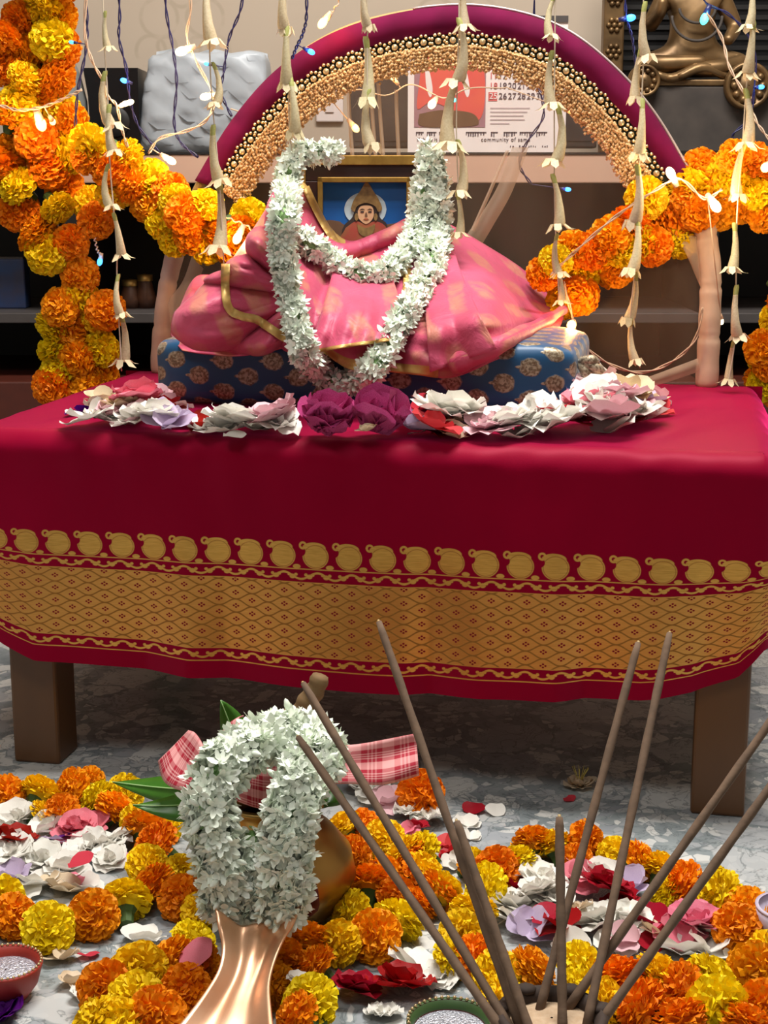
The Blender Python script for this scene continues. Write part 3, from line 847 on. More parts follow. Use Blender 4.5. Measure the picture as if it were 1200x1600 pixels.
pblob('nose', M['print_brown'], [(571.3, 332), (572.7, 332), (574, 338), (570, 338)], .0110, 16)
pblob('lips', M['print_red'], circ(572, 342.5, 4, 1.4, 8), .0110, 16)
pblob('necklace', M['print_gold'], [(558, 350), (565, 354), (572, 356), (579, 354), (586, 350), (583, 364), (572, 370), (561, 364)], .0105, 24)
sx_ = on_plane(571, 300, fp(0, 0, 0), Vector((0, -1, 0)))
part(frm, 'easel_strut', *obox((sx_.x - .02, FY + .03, fz0 + .002), (.04, 0, 0), (0, .01, 0), (0, .012, hgt * .7)), M['dark_wood'], smooth=False)

# ------------------------------------------------------------------ pink sari draped over frame and cushion
CP_ = [
 [(268, 512, 2.36), (266, 522, 2.335), (272, 534, 2.33), (285, 547, 2.335)],
 [(302, 436, 2.40), (292, 470, 2.31), (302, 515, 2.27), (320, 553, 2.285)],
 [(345, 424, 2.42), (342, 468, 2.30), (352, 515, 2.25), (372, 556, 2.255)],
 [(392, 362, 2.42), (394, 425, 2.32), (404, 485, 2.25), (428, 548, 2.235)],
 [(432, 305, 2.42), (440, 385, 2.345), (450, 460, 2.265), (468, 538, 2.215)],
 [(474, 285, 2.40), (476, 385, 2.35), (476, 470, 2.27), (484, 553, 2.195)],
 [(505, 340, 2.382), (506, 415, 2.345), (502, 485, 2.27), (505, 552, 2.18)],
 [(545, 376, 2.378), (548, 432, 2.342), (540, 500, 2.265), (545, 576, 2.165)],
 [(600, 358, 2.38), (602, 430, 2.342), (600, 510, 2.265), (596, 580, 2.155)],
 [(652, 334, 2.385), (655, 425, 2.345), (655, 512, 2.26), (650, 586, 2.15)],
 [(692, 345, 2.41), (704, 428, 2.35), (710, 512, 2.26), (706, 590, 2.155)],
 [(758, 382, 2.43), (764, 440, 2.365), (772, 505, 2.28), (772, 564, 2.19)],
 [(824, 426, 2.44), (826, 465, 2.39), (830, 506, 2.31), (828, 541, 2.255)],
 [(880, 486, 2.42), (881, 490, 2.40), (880, 499, 2.37), (874, 513, 2.345)]]
NR, NCc = 56, 190
def front_y(x, y): return on_plane(x, y, cushion_pt(0, 0, 0), WX).y
for i, c_ in enumerate(CP_[:12]):
    x3, y3, Y3 = c_[2]; x4, y4, Y4 = c_[3]
    fy_ = front_y(x4, y4)
    c_[2] = (x3, y3, min(Y3, fy_ + (.03 if i < 3 else .012)))
    c_[3] = (x4, y4, min(Y4, fy_ - (.014 if i < 4 else .022)))
    c_[1] = (c_[1][0], c_[1][1], min(c_[1][2], (c_[0][2] * .55 + c_[2][2] * .45)))
cols = [catmull(c, NR) for c in CP_]
G = np.zeros((NR, NCc, 3))
for r in range(NR): G[r] = catmull([c[r] for c in cols], NCc)
V, UV = [], []; GD = np.zeros((NR, NCc))
def ridge(x): return 1 - abs(math.sin(x))
for r in range(NR):
    t = r / (NR - 1)
    for c in range(NCc):
        s = c / (NCc - 1)
        x, y, Y = G[r, c]
        env = min(1, t * 3.2) * min(1, s * 12, (1 - s) * 12) * (1 if .3 < s < .74 else max(.25, math.sin(math.pi * min(1, t * 1.05)) ** .6))
        q = 0
        if s < .42:
            k = min(1, (.42 - s) / .08)
            q += k * (.026 * abs(math.sin(21 * s * (1 - .12 * t) + 2.2 * t)) + .014 * abs(math.sin(6.5 * t - 9 * s + .6)) + .006 * ridge(19 * t + 14 * s))
        if .3 < s < .78:
            k = math.sin(math.pi * (s - .3) / .48)
            q += k * (.030 * abs(math.sin(19 * (s - .5) / (.5 + .8 * t) + .7)) * (.25 + .75 * t) + .012 * abs(math.sin(43 * (s - .5) / (.6 + t) + 3 * t)))
        if s > .66:
            k = min(1, (s - .66) / .06)
            q += k * (.024 * ridge(9.5 * (s - .70) - 3.0 * (1 - t) + .5) + .006 * math.sin(30 * t + 16 * s) * (t > .5) + .005 * math.sin(18 * s + 9 * t))
        q += .0022 * math.sin(70 * s + 20 * t) + .0022 * math.sin(43 * t - 33 * s)
        V.append(at_y(x, y, Y - q * env)); GD[r, c] = Y - q * env
        UV.append((s * .72, (1 - t) * .36))
rows = [[Vector(V[r * NCc + c]) for c in range(NCc)] for r in range(NR)]
sr = thing('draped_sari', at_y(570, 590, 2.2), 'pink silk sari with gold leaf motifs draped over the frame and cushion', 'sari')
F = gridfaces(NR, NCc); FM = []
for i, f in enumerate(F):
    r, c = divmod(i, NCc - 1)
    FM.append(1 if (r >= NR - 5 and 62 < c < 140) or (r < 3 and 62 < c < 100) else 0)
o = part(sr, 'drape', V, F, [M['sari'], M['sari_gold']], FM, UV)
modify(o, 'SOLIDIFY', thickness=.0012, offset=1)
def ribbon(name, pts, w, m, dy=.004, n=40):
    """flat band laid on the drape; pts are pixel + forward depth"""
    P = catmull(pts, n); V = []
    for i in range(n):
        d = P[min(i + 1, n - 1)] - P[max(i - 1, 0)]
        nx, ny = -d[1], d[0]; l = math.hypot(nx, ny) + 1e-9
        for k in (-.5, 0, .5):
            ex, ey = P[i][0] + nx / l * w * k, P[i][1] + ny / l * w * k
            V.append(at_y(ex, ey, sdepth(ex, ey, 6) - .0025))
    q = part(sr, name, V, gridfaces(n, 3), m)
    modify(q, 'SOLIDIFY', thickness=.001)
def ydepth(px, py):
    k_ = int(np.argmin((G[:, :, 0] - px) ** 2 + (G[:, :, 1] - py) ** 2))
    return float(G[:, :, 2].flat[k_])
def sdepth(px, py, rad=9):
    m_ = np.hypot(G[:, :, 0] - px, G[:, :, 1] - py) < rad
    return float(GD[m_].min()) if m_.any() else ydepth(px, py)
def rpts(pts, fwd): return [(x, y, 0) for x, y in pts]
# upper fold crossing the picture
P = []
for i in range(40):
    s = i / 39
    e = catmull([(508, 372, 2.378), (540, 384, 2.372), (600, 362, 2.374), (664, 332, 2.38)], 40)[i]
    for k in range(7):
        t = k / 6
        P.append(at_y(e[0] + 3 * t, e[1] - 4 + t * (26 + 10 * s), min(e[2], sdepth(e[0], e[1] + 12)) - .014 * math.sin(math.pi * t) - .004))
o = part(sr, 'neck_fold', P, gridfaces(40, 7), M['sari'], uvs=[(i * .003, k * .006) for i in range(40) for k in range(7)])
modify(o, 'SOLIDIFY', thickness=.0012)

# bunched end: folds fanning out from behind the garland
FOX, FOY = 466, 462
OUTL = [(428, 300), (410, 335), (392, 362), (372, 395), (346, 422), (302, 434), (294, 462), (270, 490), (268, 520), (298, 548), (345, 557), (388, 555), (430, 551), (468, 545)]
OL_ = sorted(((math.atan2(y - FOY, x - FOX) % (2 * math.pi), math.hypot(x - FOX, y - FOY)) for x, y in OUTL))
oa, orr = [e[0] for e in OL_], [e[1] for e in OL_]
NA, NRr = 150, 34
V, UV = [], []
yf = sdepth(FOX, FOY, 14)
for a_ in range(NA):
    f_ = a_ / (NA - 1); an = oa[0] + (oa[-1] - oa[0]) * f_
    R_ = float(np.interp(an, oa, orr))
    ph_ = 5.2 * math.pi * (f_ + .05 * math.sin(7 * f_)) + .5
    fold = abs(math.sin(ph_)) ** .8; fine_ = abs(math.sin(ph_ * 2.7 + 1)) * .35
    R_ *= .87 + .13 * fold
    for k in range(NRr):
        r_ = k / (NRr - 1); rr_ = r_ ** .9
        x, y = FOX + math.cos(an) * R_ * rr_, FOY + math.sin(an) * R_ * rr_
        back = .05 * max(0, (r_ - .78) / .22) ** 2.2
        base = min(yf, ydepth(x, y)) if r_ < .85 else base
        wob = .006 * math.sin(6.5 * r_ + 3 * f_ * 6) * r_
        cross = .007 * abs(math.sin(8 * r_ + 4.5 * math.sin(9 * f_)))
        V.append([x, y, base - .004 - (.046 * fold + .012 * fine_) * math.sin(min(1, r_ * 1.15) * math.pi / 2) - cross * r_ - wob + back])
        UV.append((x * .0009, -y * .0009))
D = np.array(V).reshape(NA, NRr, 3)
D[:, 1:-1, 2] = (D[:, 1:-1, 2] * 2 + D[:, :-2, 2] + D[:, 2:, 2]) / 4
o = part(sr, 'bunched_fold', [at_y(*e) for e in D.reshape(-1, 3)], gridfaces(NA, NRr), M['sari'], uvs=UV); modify(o, 'SOLIDIFY', thickness=.0012)
for e in D[::2, ::2].reshape(-1, 3):      # later layers rest on the bunch
    m_ = np.hypot(G[:, :, 0] - e[0], G[:, :, 1] - e[1]) < 5
    GD[m_] = np.minimum(GD[m_], e[2])
def sheet(name, L_, R_, n, m, lift, pleat, gold_rows=0, npl=3.0):
    A, B = catmull(L_, n), catmull(R_, n); V, UV = [], []; NK = 30
    for i in range(n):
        t = i / (n - 1)
        for k in range(NK):
            q_ = k / (NK - 1)
            x, y = A[i] * (1 - q_) + B[i] * q_
            d_ = sdepth(x, y, 12) - lift * (t if name == 'pleat_panel' else q_) - .002 - pleat * t * abs(math.sin(npl * math.pi * q_ + .5))
            V.append([x, y, d_]); UV.append((x * .0009, -y * .0009))
    D = np.array(V).reshape(n, NK, 3)
    for _ in range(5): D[1:-1, 1:-1, 2] = (D[1:-1, 1:-1, 2] * 2 + D[:-2, 1:-1, 2] + D[2:, 1:-1, 2] + D[1:-1, :-2, 2] + D[1:-1, 2:, 2]) / 6
    F = gridfaces(n, NK); FM = [1 if i // (NK - 1) >= n - 1 - gold_rows else 0 for i in range(len(F))]
    o_ = part(sr, name, [at_y(*e) for e in D.reshape(-1, 3)], F, [m, M['sari_gold']], FM, UV); modify(o_, 'SOLIDIFY', thickness=.0012)
sheet('overlap_flap', [(664, 352), (664, 420), (666, 500), (672, 582)], [(699, 352), (718, 420), (744, 480), (776, 545)], 40, M['sari'], .014, .008, npl=1.6)
sheet('pleat_panel', [(524, 412), (508, 470), (494, 515), (478, 553)], [(606, 412), (622, 460), (632, 498), (628, 530)], 40, M['sari'], .012, .03, 2, npl=4.0)
# rolled edge along the tent-like end
RP = catmull([(708, 576), (752, 560), (806, 534), (850, 511), (880, 492)], 30)
P = [at_y(x, y - 8, min(sdepth(x, y - 6, 16), ydepth(x, y)) + .002) for x, y in RP]
RD = [.0165 - .0095 * i / 29 + .0012 * math.sin(i * .9) for i in range(30)]
tv, tf = tube(P, RD, 14)
part(sr, 'rolled_edge', tv, tf, M['sari'], uvs=[(i // 14 * .007, i % 14 * .006) for i in range(len(tv))])
ribbon('gold_border', rpts([(352, 412), (352, 450), (358, 482), (378, 494), (400, 499), (424, 514), (448, 530)], .024), 13, M['sari_gold'])
ribbon('gold_border', rpts([(478, 292), (490, 318), (504, 345), (518, 368), (528, 385)], .012), 11, M['sari_gold'])
ribbon('gold_border', rpts([(636, 408), (636, 440), (634, 475), (640, 505)], .024), 12, M['sari_gold'])

# ------------------------------------------------------------------ flower meshes (unit size, axis +Z)
def marigold_mesh(name, seed, m1, m2=None):
    r_ = random.Random(seed); V, F, FM = [], [], []
    v, f = ball((0, 0, -.05), .62, 8, 5, (1, 1, .8)); V += v; F += f; FM += [0] * len(f)
    for i in range(10):
        phi = math.radians(5 + 12.6 * i)
        n = max(4, int(24 * math.sin(phi)) + 2)
        off = r_.uniform(0, 6.28)
        for k in range(n):
            th = off + 2 * math.pi * k / n + r_.uniform(-.12, .12)
            ph = phi + r_.uniform(-.1, .1)
            d = Vector((math.sin(ph) * math.cos(th), math.sin(ph) * math.sin(th), math.cos(ph)))
            side = Vector((-math.sin(th), math.cos(th), 0))
            upv = d.cross(side)
            R = r_.uniform(.93, 1.05); w = r_.uniform(.11, .165)
            cup = r_.uniform(-.12, .12)
            b = d * .45
            tilt = upv * r_.uniform(-.12, .12) + side * r_.uniform(-.1, .1)
            q = [b, d * .76 - side * w * .8 + upv * cup, d * .8 + side * w * .8 - upv * cup,
                 d * R * .96 - side * w + tilt + upv * r_.uniform(-.12, .12), d * R + tilt + upv * r_.uniform(-.1, .1), d * R * .96 + side * w + tilt + upv * r_.uniform(-.12, .12)]
            n0 = len(V)
            V += [Vector((p.x, p.y, p.z * .74)) for p in q]
            F += [(n0, n0 + 2, n0 + 1), (n0 + 1, n0 + 2, n0 + 4), (n0 + 1, n0 + 4, n0 + 3), (n0 + 2, n0 + 5, n0 + 4)]
            FM += [1 if (m2 and i >= 6) else 0] * 4
    v, f = lathe([(.1, -1.05), (.26, -1.0), (.3, -.6), (.42, -.4)], 8); n0 = len(V); V += v
    F += [tuple(q + n0 for q in g_) for g_ in f] + [tuple(n0 + 7 - k for k in range(8))]; FM += [2] * (len(f) + 1)
    return mesh_data(name, V, F, [m1, m2 or m1, M['calyx']], FM, smooth=False)
MG = {'o': [marigold_mesh('marigold_orange', s, M['orange']) for s in (1, 2, 3)],
      'y': [marigold_mesh('marigold_yellow', s, M['yellow']) for s in (4, 5, 6)],
      'b': [marigold_mesh('marigold_two_tone', s, M['yellow'], M['orange']) for s in (7, 8)]}

def floret_mesh(name, seed, n=6, ln=1.0, cup=.35, m=None, mg=None):
    r_ = random.Random(seed); V, F, FM = [], [], []
    for k in range(n):
        th = 2 * math.pi * k / n + r_.uniform(-.15, .15); c, s = math.cos(th), math.sin(th)
        L = ln * r_.uniform(.85, 1.1); w = L * r_.uniform(.25, .32); cp = cup * r_.uniform(.6, 1.4)
        def P(rad, lat, z): return (rad * c - lat * s, rad * s + lat * c, z)
        n0 = len(V)
        V += [P(.08, 0, 0), P(.45 * L, -w, .22 * cp + .06), P(.5 * L, 0, .2 * cp), P(.45 * L, w, .22 * cp + .06), P(.82 * L, -w * .68, .7 * cp), P(L, 0, cp), P(.82 * L, w * .68, .7 * cp)]
        F += [(n0, n0 + 2, n0 + 1), (n0, n0 + 3, n0 + 2), (n0 + 1, n0 + 2, n0 + 5, n0 + 4), (n0 + 2, n0 + 3, n0 + 6, n0 + 5)]; FM += [0] * 4
    v, f = lathe([(.09, -1.2), (.14, -.8), (.12, 0), (.16, .08)], 6); n0 = len(V); V += v
    F += [tuple(q + n0 for q in g_) for g_ in f]; FM += [1] * 6 + [0] * 12
    return mesh_data(name, V, F, [m or M['jasmine'], mg or M['jas_green']], FM)
def bud_mesh(name, m, mg):
    V, F = lathe([(.08, -1.1), (.14, -.6), (.14, -.2), (.26, .2), (.28, .5), (.16, .85), (.01, 1.0)], 7)
    return mesh_data(name, V, F, [m, mg], [1] * 14 + [0] * 28)
JAS = [floret_mesh('jasmine_floret', s, n, l, c) for s, n, l, c in ((1, 6, 1.0, .35), (2, 5, 1.05, .5), (3, 6, .95, .15), (4, 7, 1.0, .6))] + [bud_mesh('jasmine_bud', M['jasmine'], M['jas_green'])]

def tuberose_mesh(name, seed, openn):
    """hanging trumpet, axis -Z, length 1, stem end at origin"""
    r_ = random.Random(seed)
    bend = r_.uniform(-.12, .12)
    prof = [(.03, 0), (.042, -.05), (.038, -.16), (.048, -.35), (.066, -.6), (.09, -.8), (.085, -.86)]
    V, F = lathe(prof, 8)
    V = [(x + bend * math.sin(math.pi * -z), y, z) for x, y, z in V]
    FM = [1] * 16 + [0] * 32
    for k in range(6):
        th = 2 * math.pi * k / 6 + r_.uniform(-.2, .2); c, s = math.cos(th), math.sin(th); o_ = openn * r_.uniform(.5, 1.3)
        n0 = len(V)
        V += [(.09 * c - l * s, .09 * s + l * c, -.82) for l in (-.05, .05)] + [((.11 + .1 * o_) * c - l * s, (.11 + .1 * o_) * s + l * c, -.92) for l in (-.055, .055)] + [((.12 + .22 * o_) * c, (.12 + .22 * o_) * s, -1.0 + .07 * o_)]
        F += [(n0, n0 + 1, n0 + 3, n0 + 2), (n0 + 2, n0 + 3, n0 + 4)]; FM += [0, 0]
    return mesh_data(name, V, F, [M['tuberose'], M['tuber_green']], FM)
TUB = [tuberose_mesh('tuberose_blossom', s, o_) for s, o_ in ((1, .1), (2, .5), (3, .25), (4, .65))]

def ruffle_mesh(name, seed, m, layers=((5, 1.0, 25), (5, .8, 50), (4, .55, 72)), wide=.62, crumple=.14, center=None):
    """open flower with broad crumpled petals; layers: (count, length, lift in degrees)"""
    r_ = random.Random(seed); V, F, FM = [], [], []
    for n, L0, lift in layers:
        off = r_.uniform(0, 6.28)
        for k in range(n):
            th = off + 2 * math.pi * (k + r_.uniform(-.15, .15)) / n
            L = L0 * r_.uniform(.82, 1.12); a = math.radians(lift + r_.uniform(-12, 12)); w = wide * L * r_.uniform(.85, 1.15)
            ph = r_.uniform(0, 6.28); curl = r_.uniform(-.25, .35)
            n0 = len(V)
            for i in range(5):
                t = i / 4
                for j in range(5):
                    q = (j - 2) / 2
                    ww = w * (math.sin(math.pi * min(1, .14 + t * .6)) ** .7)
                    lat = q * ww
                    rad = L * (t - .2 * q * q * t * t)
                    h = crumple * t * math.sin(5 * q + ph + 3 * t) + .16 * q * q * w + curl * t * t * .4
                    x, z = rad * math.cos(a) - h * math.sin(a), rad * math.sin(a) + h * math.cos(a)
                    V.append((x * math.cos(th) - lat * math.sin(th), x * math.sin(th) + lat * math.cos(th), z))
            F += [tuple(n0 + q for q in f) for f in gridfaces(5, 5)]; FM += [0] * 16
    zmin = min(v[2] for v in V)
    V = [(x, y, z - zmin) for x, y, z in V]
    return mesh_data(name, V, F, [m], FM)
LAY_OPEN = ((5, 1.0, 14), (5, .82, 34), (4, .55, 60))
LAY_FLAT = ((6, 1.0, 6), (5, .8, 18), (4, .5, 40))
LAY_BALL = ((6, .8, 28), (6, .85, 48), (6, .82, 64), (5, .72, 78), (4, .55, 86))
LAY_PETAL = ((1, 1.2, 6),)
LAY_FEW = ((2, 1.1, 12), (2, .9, 40))
RUF = {}
def ruf(colr, kind, i):
    key = (colr, kind, i % 3)
    if key not in RUF:
        lay, wd, cr = {'open': (LAY_OPEN, .66, .085), 'flat': (LAY_FLAT, .56, .12), 'ball': (LAY_BALL, .72, .09), 'petal': (LAY_PETAL, .7, .08), 'few': (LAY_FEW, .74, .09)}[kind]
        RUF[key] = ruffle_mesh('loose_' + colr, hash(key[1]) % 7 * 0 + len(RUF) * 13 + 5, M[colr], lay, wd, cr)
    return RUF[key]

# ------------------------------------------------------------------ garland builders
def marigold_string(name, label, group, flowers, cord_pts, loc, cat='garland'):
    """flowers: (colour, world position, radius, axis)"""
    g_ = thing(name, loc, label, cat, group)
    L = Vector(loc)
    for c, p, r, ax in flowers:
        me = random.choice(MG[c])
        obj('marigold', me, g_, Vector(p) - L, aim(ax, random.uniform(0, 6.28)), r)
    if cord_pts is not None and len(cord_pts) > 1:
        part(g_, 'thread', *tube(cord_pts, .0012, 5), M['thread'])
    return g_
def jasmine_rope(name, label, group, pts, rad, fl, loc, dens, seed, toward=Vector((0, -1, .25)), limit=295, flat_back=False, cat='garland'):
    """florets packed around a curve: those that show best are parts, the hidden rest is one joined part"""
    r_ = random.Random(seed)
    g_ = thing(name, loc, label, cat, group); L = Vector(loc)
    C = resample(catmull(pts, 160), rad * .25)
    T, N, B = frames(C)
    items = []
    n = int(len(C) * dens)
    tw = toward.normalized()
    for i in range(n):
        k = r_.uniform(0, len(C) - 1); i0 = int(k); f = k - i0; i1 = min(i0 + 1, len(C) - 1)
        c = C[i0] * (1 - f) + C[i1] * f
        a = r_.uniform(0, 2 * math.pi)
        d = Vector(N[i0]) * math.cos(a) + Vector(B[i0]) * math.sin(a)
        face = d.dot(tw)
        if flat_back and face < -.45: continue
        d2 = (d + Vector(T[i0]) * r_.uniform(-.6, .6) + Vector((r_.uniform(-.35, .35), r_.uniform(-.35, .35), r_.uniform(-.35, .35)))).normalized()
        base = Vector(c) + d * rad * r_.uniform(.55, .95)
        items.append((face + r_.uniform(-.3, .3), base, d2, fl * r_.uniform(.8, 1.15), r_.uniform(0, 6.28), r_.choices(JAS, (4, 4, 3, 3, 2))[0]))
    items.sort(key=lambda e: -e[0])
    for _, p, d, s, ro, me in items[:limit]:
        obj('jasmine', me, g_, p - L, aim(d, ro), s)
    rest = items[limit:]
    V, F, FM = [], [], []
    for _, p, d, s, ro, me in rest:
        Mx = Matrix.Translation(p) @ aim(d, ro).to_matrix().to_4x4() @ Matrix.Scale(s, 4)
        n0 = len(V)
        V += [Mx @ v.co for v in me.vertices]
        for pl in me.polygons: F.append(tuple(n0 + q for q in pl.vertices)); FM.append(pl.material_index)
    if V:
        o_ = part(g_, 'jasmine_filling', V, F, [M['jasmine'], M['jas_green']], FM); o_['kind'] = 'stuff'
    part(g_, 'core_thread', *tube(C[::3], rad * .38, 6), M['jas_green'])
    return g_

# ------------------------------------------------------------------ garlands on the framed picture
def pl3(pts): return [at_y(x, y, Y) for x, y, Y in pts]
def over_sari(pts, gap):
    """rest a garland on the drape or, below its hem, on the cushion front"""
    out = []
    for x, y, Y in catmull(pts, len(pts) * 3):
        inside = (np.hypot(G[:, :, 0] - x, G[:, :, 1] - y) < 9).any()
        Y2 = sdepth(x, y, 14) if inside else (front_y(x, y) if y > 500 else Y)
        out.append((x, y, min(Y, Y2 - gap)))
    q_ = np.array(out); q_[1:-1, 2] = np.minimum(q_[1:-1, 2], (q_[:-2, 2] + q_[2:, 2]) / 2)
    return [tuple(e) for e in q_]
PXM = 2.3 / 2400   # metres per photo pixel near the frame
outer = pl3(over_sari([(532, 240, 2.372), (500, 240, 2.362), (466, 240, 2.358), (452, 262, 2.345), (446, 320, 2.33), (441, 385, 2.30), (452, 450, 2.262), (462, 500, 2.225), (478, 558, 2.17), (512, 592, 2.14),
             (556, 596, 2.125), (592, 562, 2.145), (622, 510, 2.2), (652, 460, 2.25), (676, 410, 2.30), (688, 350, 2.33), (684, 290, 2.35), (672, 246, 2.362), (664, 238, 2.375)], .02))
jasmine_rope('jasmine_garland', 'long jasmine garland looped from the frame top down over the cushion front', 'garlands on the framed picture', outer, 17 * PXM, 11.5 * PXM, outer[28], 6.0, 3)
inner_ = pl3(over_sari([(468, 366, 2.325), (486, 384, 2.312), (512, 400, 2.300), (540, 420, 2.293), (572, 432, 2.288), (606, 424, 2.29), (630, 396, 2.30), (648, 368, 2.318), (656, 330, 2.335), (662, 290, 2.347), (664, 250, 2.358)], .018))
jasmine_rope('jasmine_garland', 'short jasmine garland swagged across the lower part of the picture', 'garlands on the framed picture', inner_, 16 * PXM, 11.5 * PXM, inner_[12], 6.0, 4)

# ------------------------------------------------------------------ arch over the altar
BL, BR = tp(0, TD - .012, 0), tp(TL, TD - .012, 0)
AN = -WX
def ar(x, y, fwd=0.0): return on_plane(x, y, BL - WX * fwd, AN)
hoop_px = [(250, 585), (254, 520), (264, 440), (286, 350), (322, 272), (382, 176), (448, 106), (524, 56), (612, 28), (712, 17), (802, 26), (880, 56), (952, 112), (1012, 182), (1066, 276), (1096, 350), (1110, 430), (1108, 520), (1104, 606)]
arch = thing('altar_arch', ar(680, 600), 'tall hoop arch with magenta velvet band and gold fringe behind the picture', 'arch')
hoop = [ar(x, y) for x, y in hoop_px]; hoop[0].z = TZ + .004; hoop[-1].z = TZ + .004
C = resample(catmull(hoop, 200), .008)
part(arch, 'hoop', *tube(C, .008, 8), M['bamboo'])
# wrapped lower posts
def wrapped(name, pts, r0):
    P = resample(catmull([ar(x, y) for x, y in pts], 60), .006)
    rr_ = [r0 * (1 + .05 * math.sin(i * .5) * math.sin(i * .37) - (.1 if i % 13 == 0 else 0)) for i in range(len(P))]
    part(arch, name, *tube(P, rr_, 14), M['white_wrap'])
wrapped('wrapped_post', [(250, 582), (252, 530), (262, 445), (284, 355)], .0155)
wrapped('wrapped_post', [(1104, 604), (1108, 520), (1110, 430), (1100, 345)], .0175)
# velvet band: an outward-facing strip with thickness
band_px = [(306, 282), (362, 190), (430, 112), (512, 56), (606, 24), (712, 10), (806, 20), (886, 50), (960, 108), (1022, 180), (1080, 276)]
P = catmull([list(ar(x, y, .012)) for x, y in band_px], 120)
ctr = np.array(ar(696, 420, .012))
def radial(p):
    d = ctr - p; d /= np.linalg.norm(d); return d
V = []
for i, p in enumerate(P):
    d = radial(p); wv = .002 * math.sin(i * .55) + .0015 * math.sin(i * .23)
    wd = .031 + .009 * math.sin(math.pi * i / 119)
    for k, (rad, dep) in enumerate(((0, .02), (-.001, .004), (0, -.006), (wd * .5, -.008 + wv), (wd, -.007 + wv), (wd + .001, .01))):
        V.append(p + d * rad + np.array(WX) * dep)
o = part(arch, 'velvet_band', V, gridfaces(120, 6), M['velvet'])
modify(o, 'SOLIDIFY', thickness=.002)
part(arch, 'silver_piping', *tube([p + radial(p) * -.003 + np.array(WX) * .004 for p in P[52:]], .0022, 6), M['silver'])
# lace ground
lace, LW = [], []
V = []
for i, p in enumerate(P):
    d = radial(p); wd = .031 + .009 * math.sin(math.pi * i / 119)
    V += [p + d * wd, p + d * (wd + .028) + np.array(WX) * -.004]
part(arch, 'lace_ground', V, gridfaces(120, 2), M['dark_lace'])
# medallions: centre boss with a ring of beads
mv, mf = ball((0, 0, 0), .0052, 8, 5, (1, 1, .6))
for k in range(9):
    a = 2 * math.pi * k / 9
    v, f = ball((.0098 * math.cos(a), .0098 * math.sin(a), 0), .0030, 6, 4); mf = mf + [tuple(q + len(mv) for q in t) for t in f]; mv = mv + v
MED = mesh_data('medallion', mv, mf, M['bead'])
Pm = resample(P, .0262)
for p in Pm[1:-1]:
    d = radial(p); i = int(np.argmin(np.linalg.norm(P - p, axis=1))); wd = .031 + .009 * math.sin(math.pi * i / 119)
    q = p + d * (wd + .010) - np.array(WX) * .007
    obj('medallion', MED, arch, Vector(q) - arch.location, aim(-WX, random.uniform(0, 6.28)), 1.04)
# bead fringe: hundreds of short strands, one joined part
V, F = [], []
Pf = resample(P, .0042)
for p in Pf:
    d = radial(p); i = int(np.argmin(np.linalg.norm(P - p, axis=1)))
    wd = .031 + .009 * math.sin(math.pi * i / 119)
    down = np.array([0, 0, -1.0]) * .25 + d * .75
    for row in range(4):
        side = np.array(UX) * random.uniform(-.003, .003)
        ln = random.uniform(.036, .046) * (1.15 - .25 * math.sin(math.pi * i / 119))
        st = p + d * (wd + .020) - np.array(WX) * (.003 + .003 * row)
        for b in range(int(ln / .0052)):
            c = st + down * (b * .0052) + side * (b * .18) + np.array([random.uniform(-1, 1), random.uniform(-1, 1), random.uniform(-1, 1)]) * .0016
            r = random.uniform(.0021, .0031); n0 = len(V)
            V += [c + np.array(o_) * r for o_ in ((1, 0, 0), (-1, 0, 0), (0, 1, 0), (0, -1, 0), (0, 0, 1.2), (0, 0, -1.2))]
            F += [(n0 + a, n0 + b2, n0 + c2) for a, b2, c2 in ((0, 2, 4), (2, 1, 4), (1, 3, 4), (3, 0, 4), (2, 0, 5), (1, 2, 5), (3, 1, 5), (0, 3, 5))]
o = part(arch, 'bead_fringe', V, F, M['fringe_gold'], smooth=False); o['kind'] = 'stuff'
# tulle net filling the hoop
net_top = [(q[0], q[1]) for q in hoop_px]
left = catmull([(252, 584), (256, 520), (266, 440), (288, 350), (330, 268), (395, 170), (470, 100), (560, 55), (690, 40)], 60)
right = catmull([(1100, 604), (1104, 520), (1104, 430), (1090, 350), (1052, 268), (995, 180), (925, 105), (835, 55), (690, 40)], 60)
V = []
NN = 90
for i in range(60):
    for k in range(NN):
        s = k / (NN - 1); x = left[i][0] * (1 - s) + right[i][0] * s; y = left[i][1] * (1 - s) + right[i][1] * s
        V.append(ar(x, y, -.02 + .006 * math.sin(s * 40 + i * .05) + .004 * math.sin(s * 17 - i * .1)))
part(arch, 'net_panel', V, gridfaces(60, NN), M['net'])
def netfold(pts0, pts1, fwd):
    A, B = catmull(pts0, 30), catmull(pts1, 30); V = []
    for i in range(30):
        for k in range(7):
            s = k / 6
            V.append(ar(A[i][0] * (1 - s) + B[i][0] * s, A[i][1] * (1 - s) + B[i][1] * s, fwd + .006 * math.sin(s * math.pi)))
    part(arch, 'net_fold', V, gridfaces(30, 7), M['net_fold'])
netfold([(800, 230), (778, 290), (748, 340), (725, 372)], [(826, 230), (800, 300), (772, 350), (752, 384)], .006)
netfold([(790, 235), (762, 300), (735, 360)], [(796, 235), (768, 300), (741, 362)], .012)
for a_, b_2 in (((540, 120), (548, 246)), ((576, 110), (584, 246)), ((588, 130), (596, 246)), ((616, 140), (620, 246))):
    netfold([a_, ((a_[0] + b_2[0]) / 2 - 1, 180), b_2], [(a_[0] + 6, a_[1]), ((a_[0] + b_2[0]) / 2 + 5, 180), (b_2[0] + 6, b_2[1])], .004)
netfold([(1088, 370), (1060, 360), (1040, 352)], [(1096, 452), (1082, 420), (1066, 380)], .008)
netfold([(960, 606), (1010, 590), (1090, 560)], [(1000, 608), (1040, 598), (1094, 580)], .01)
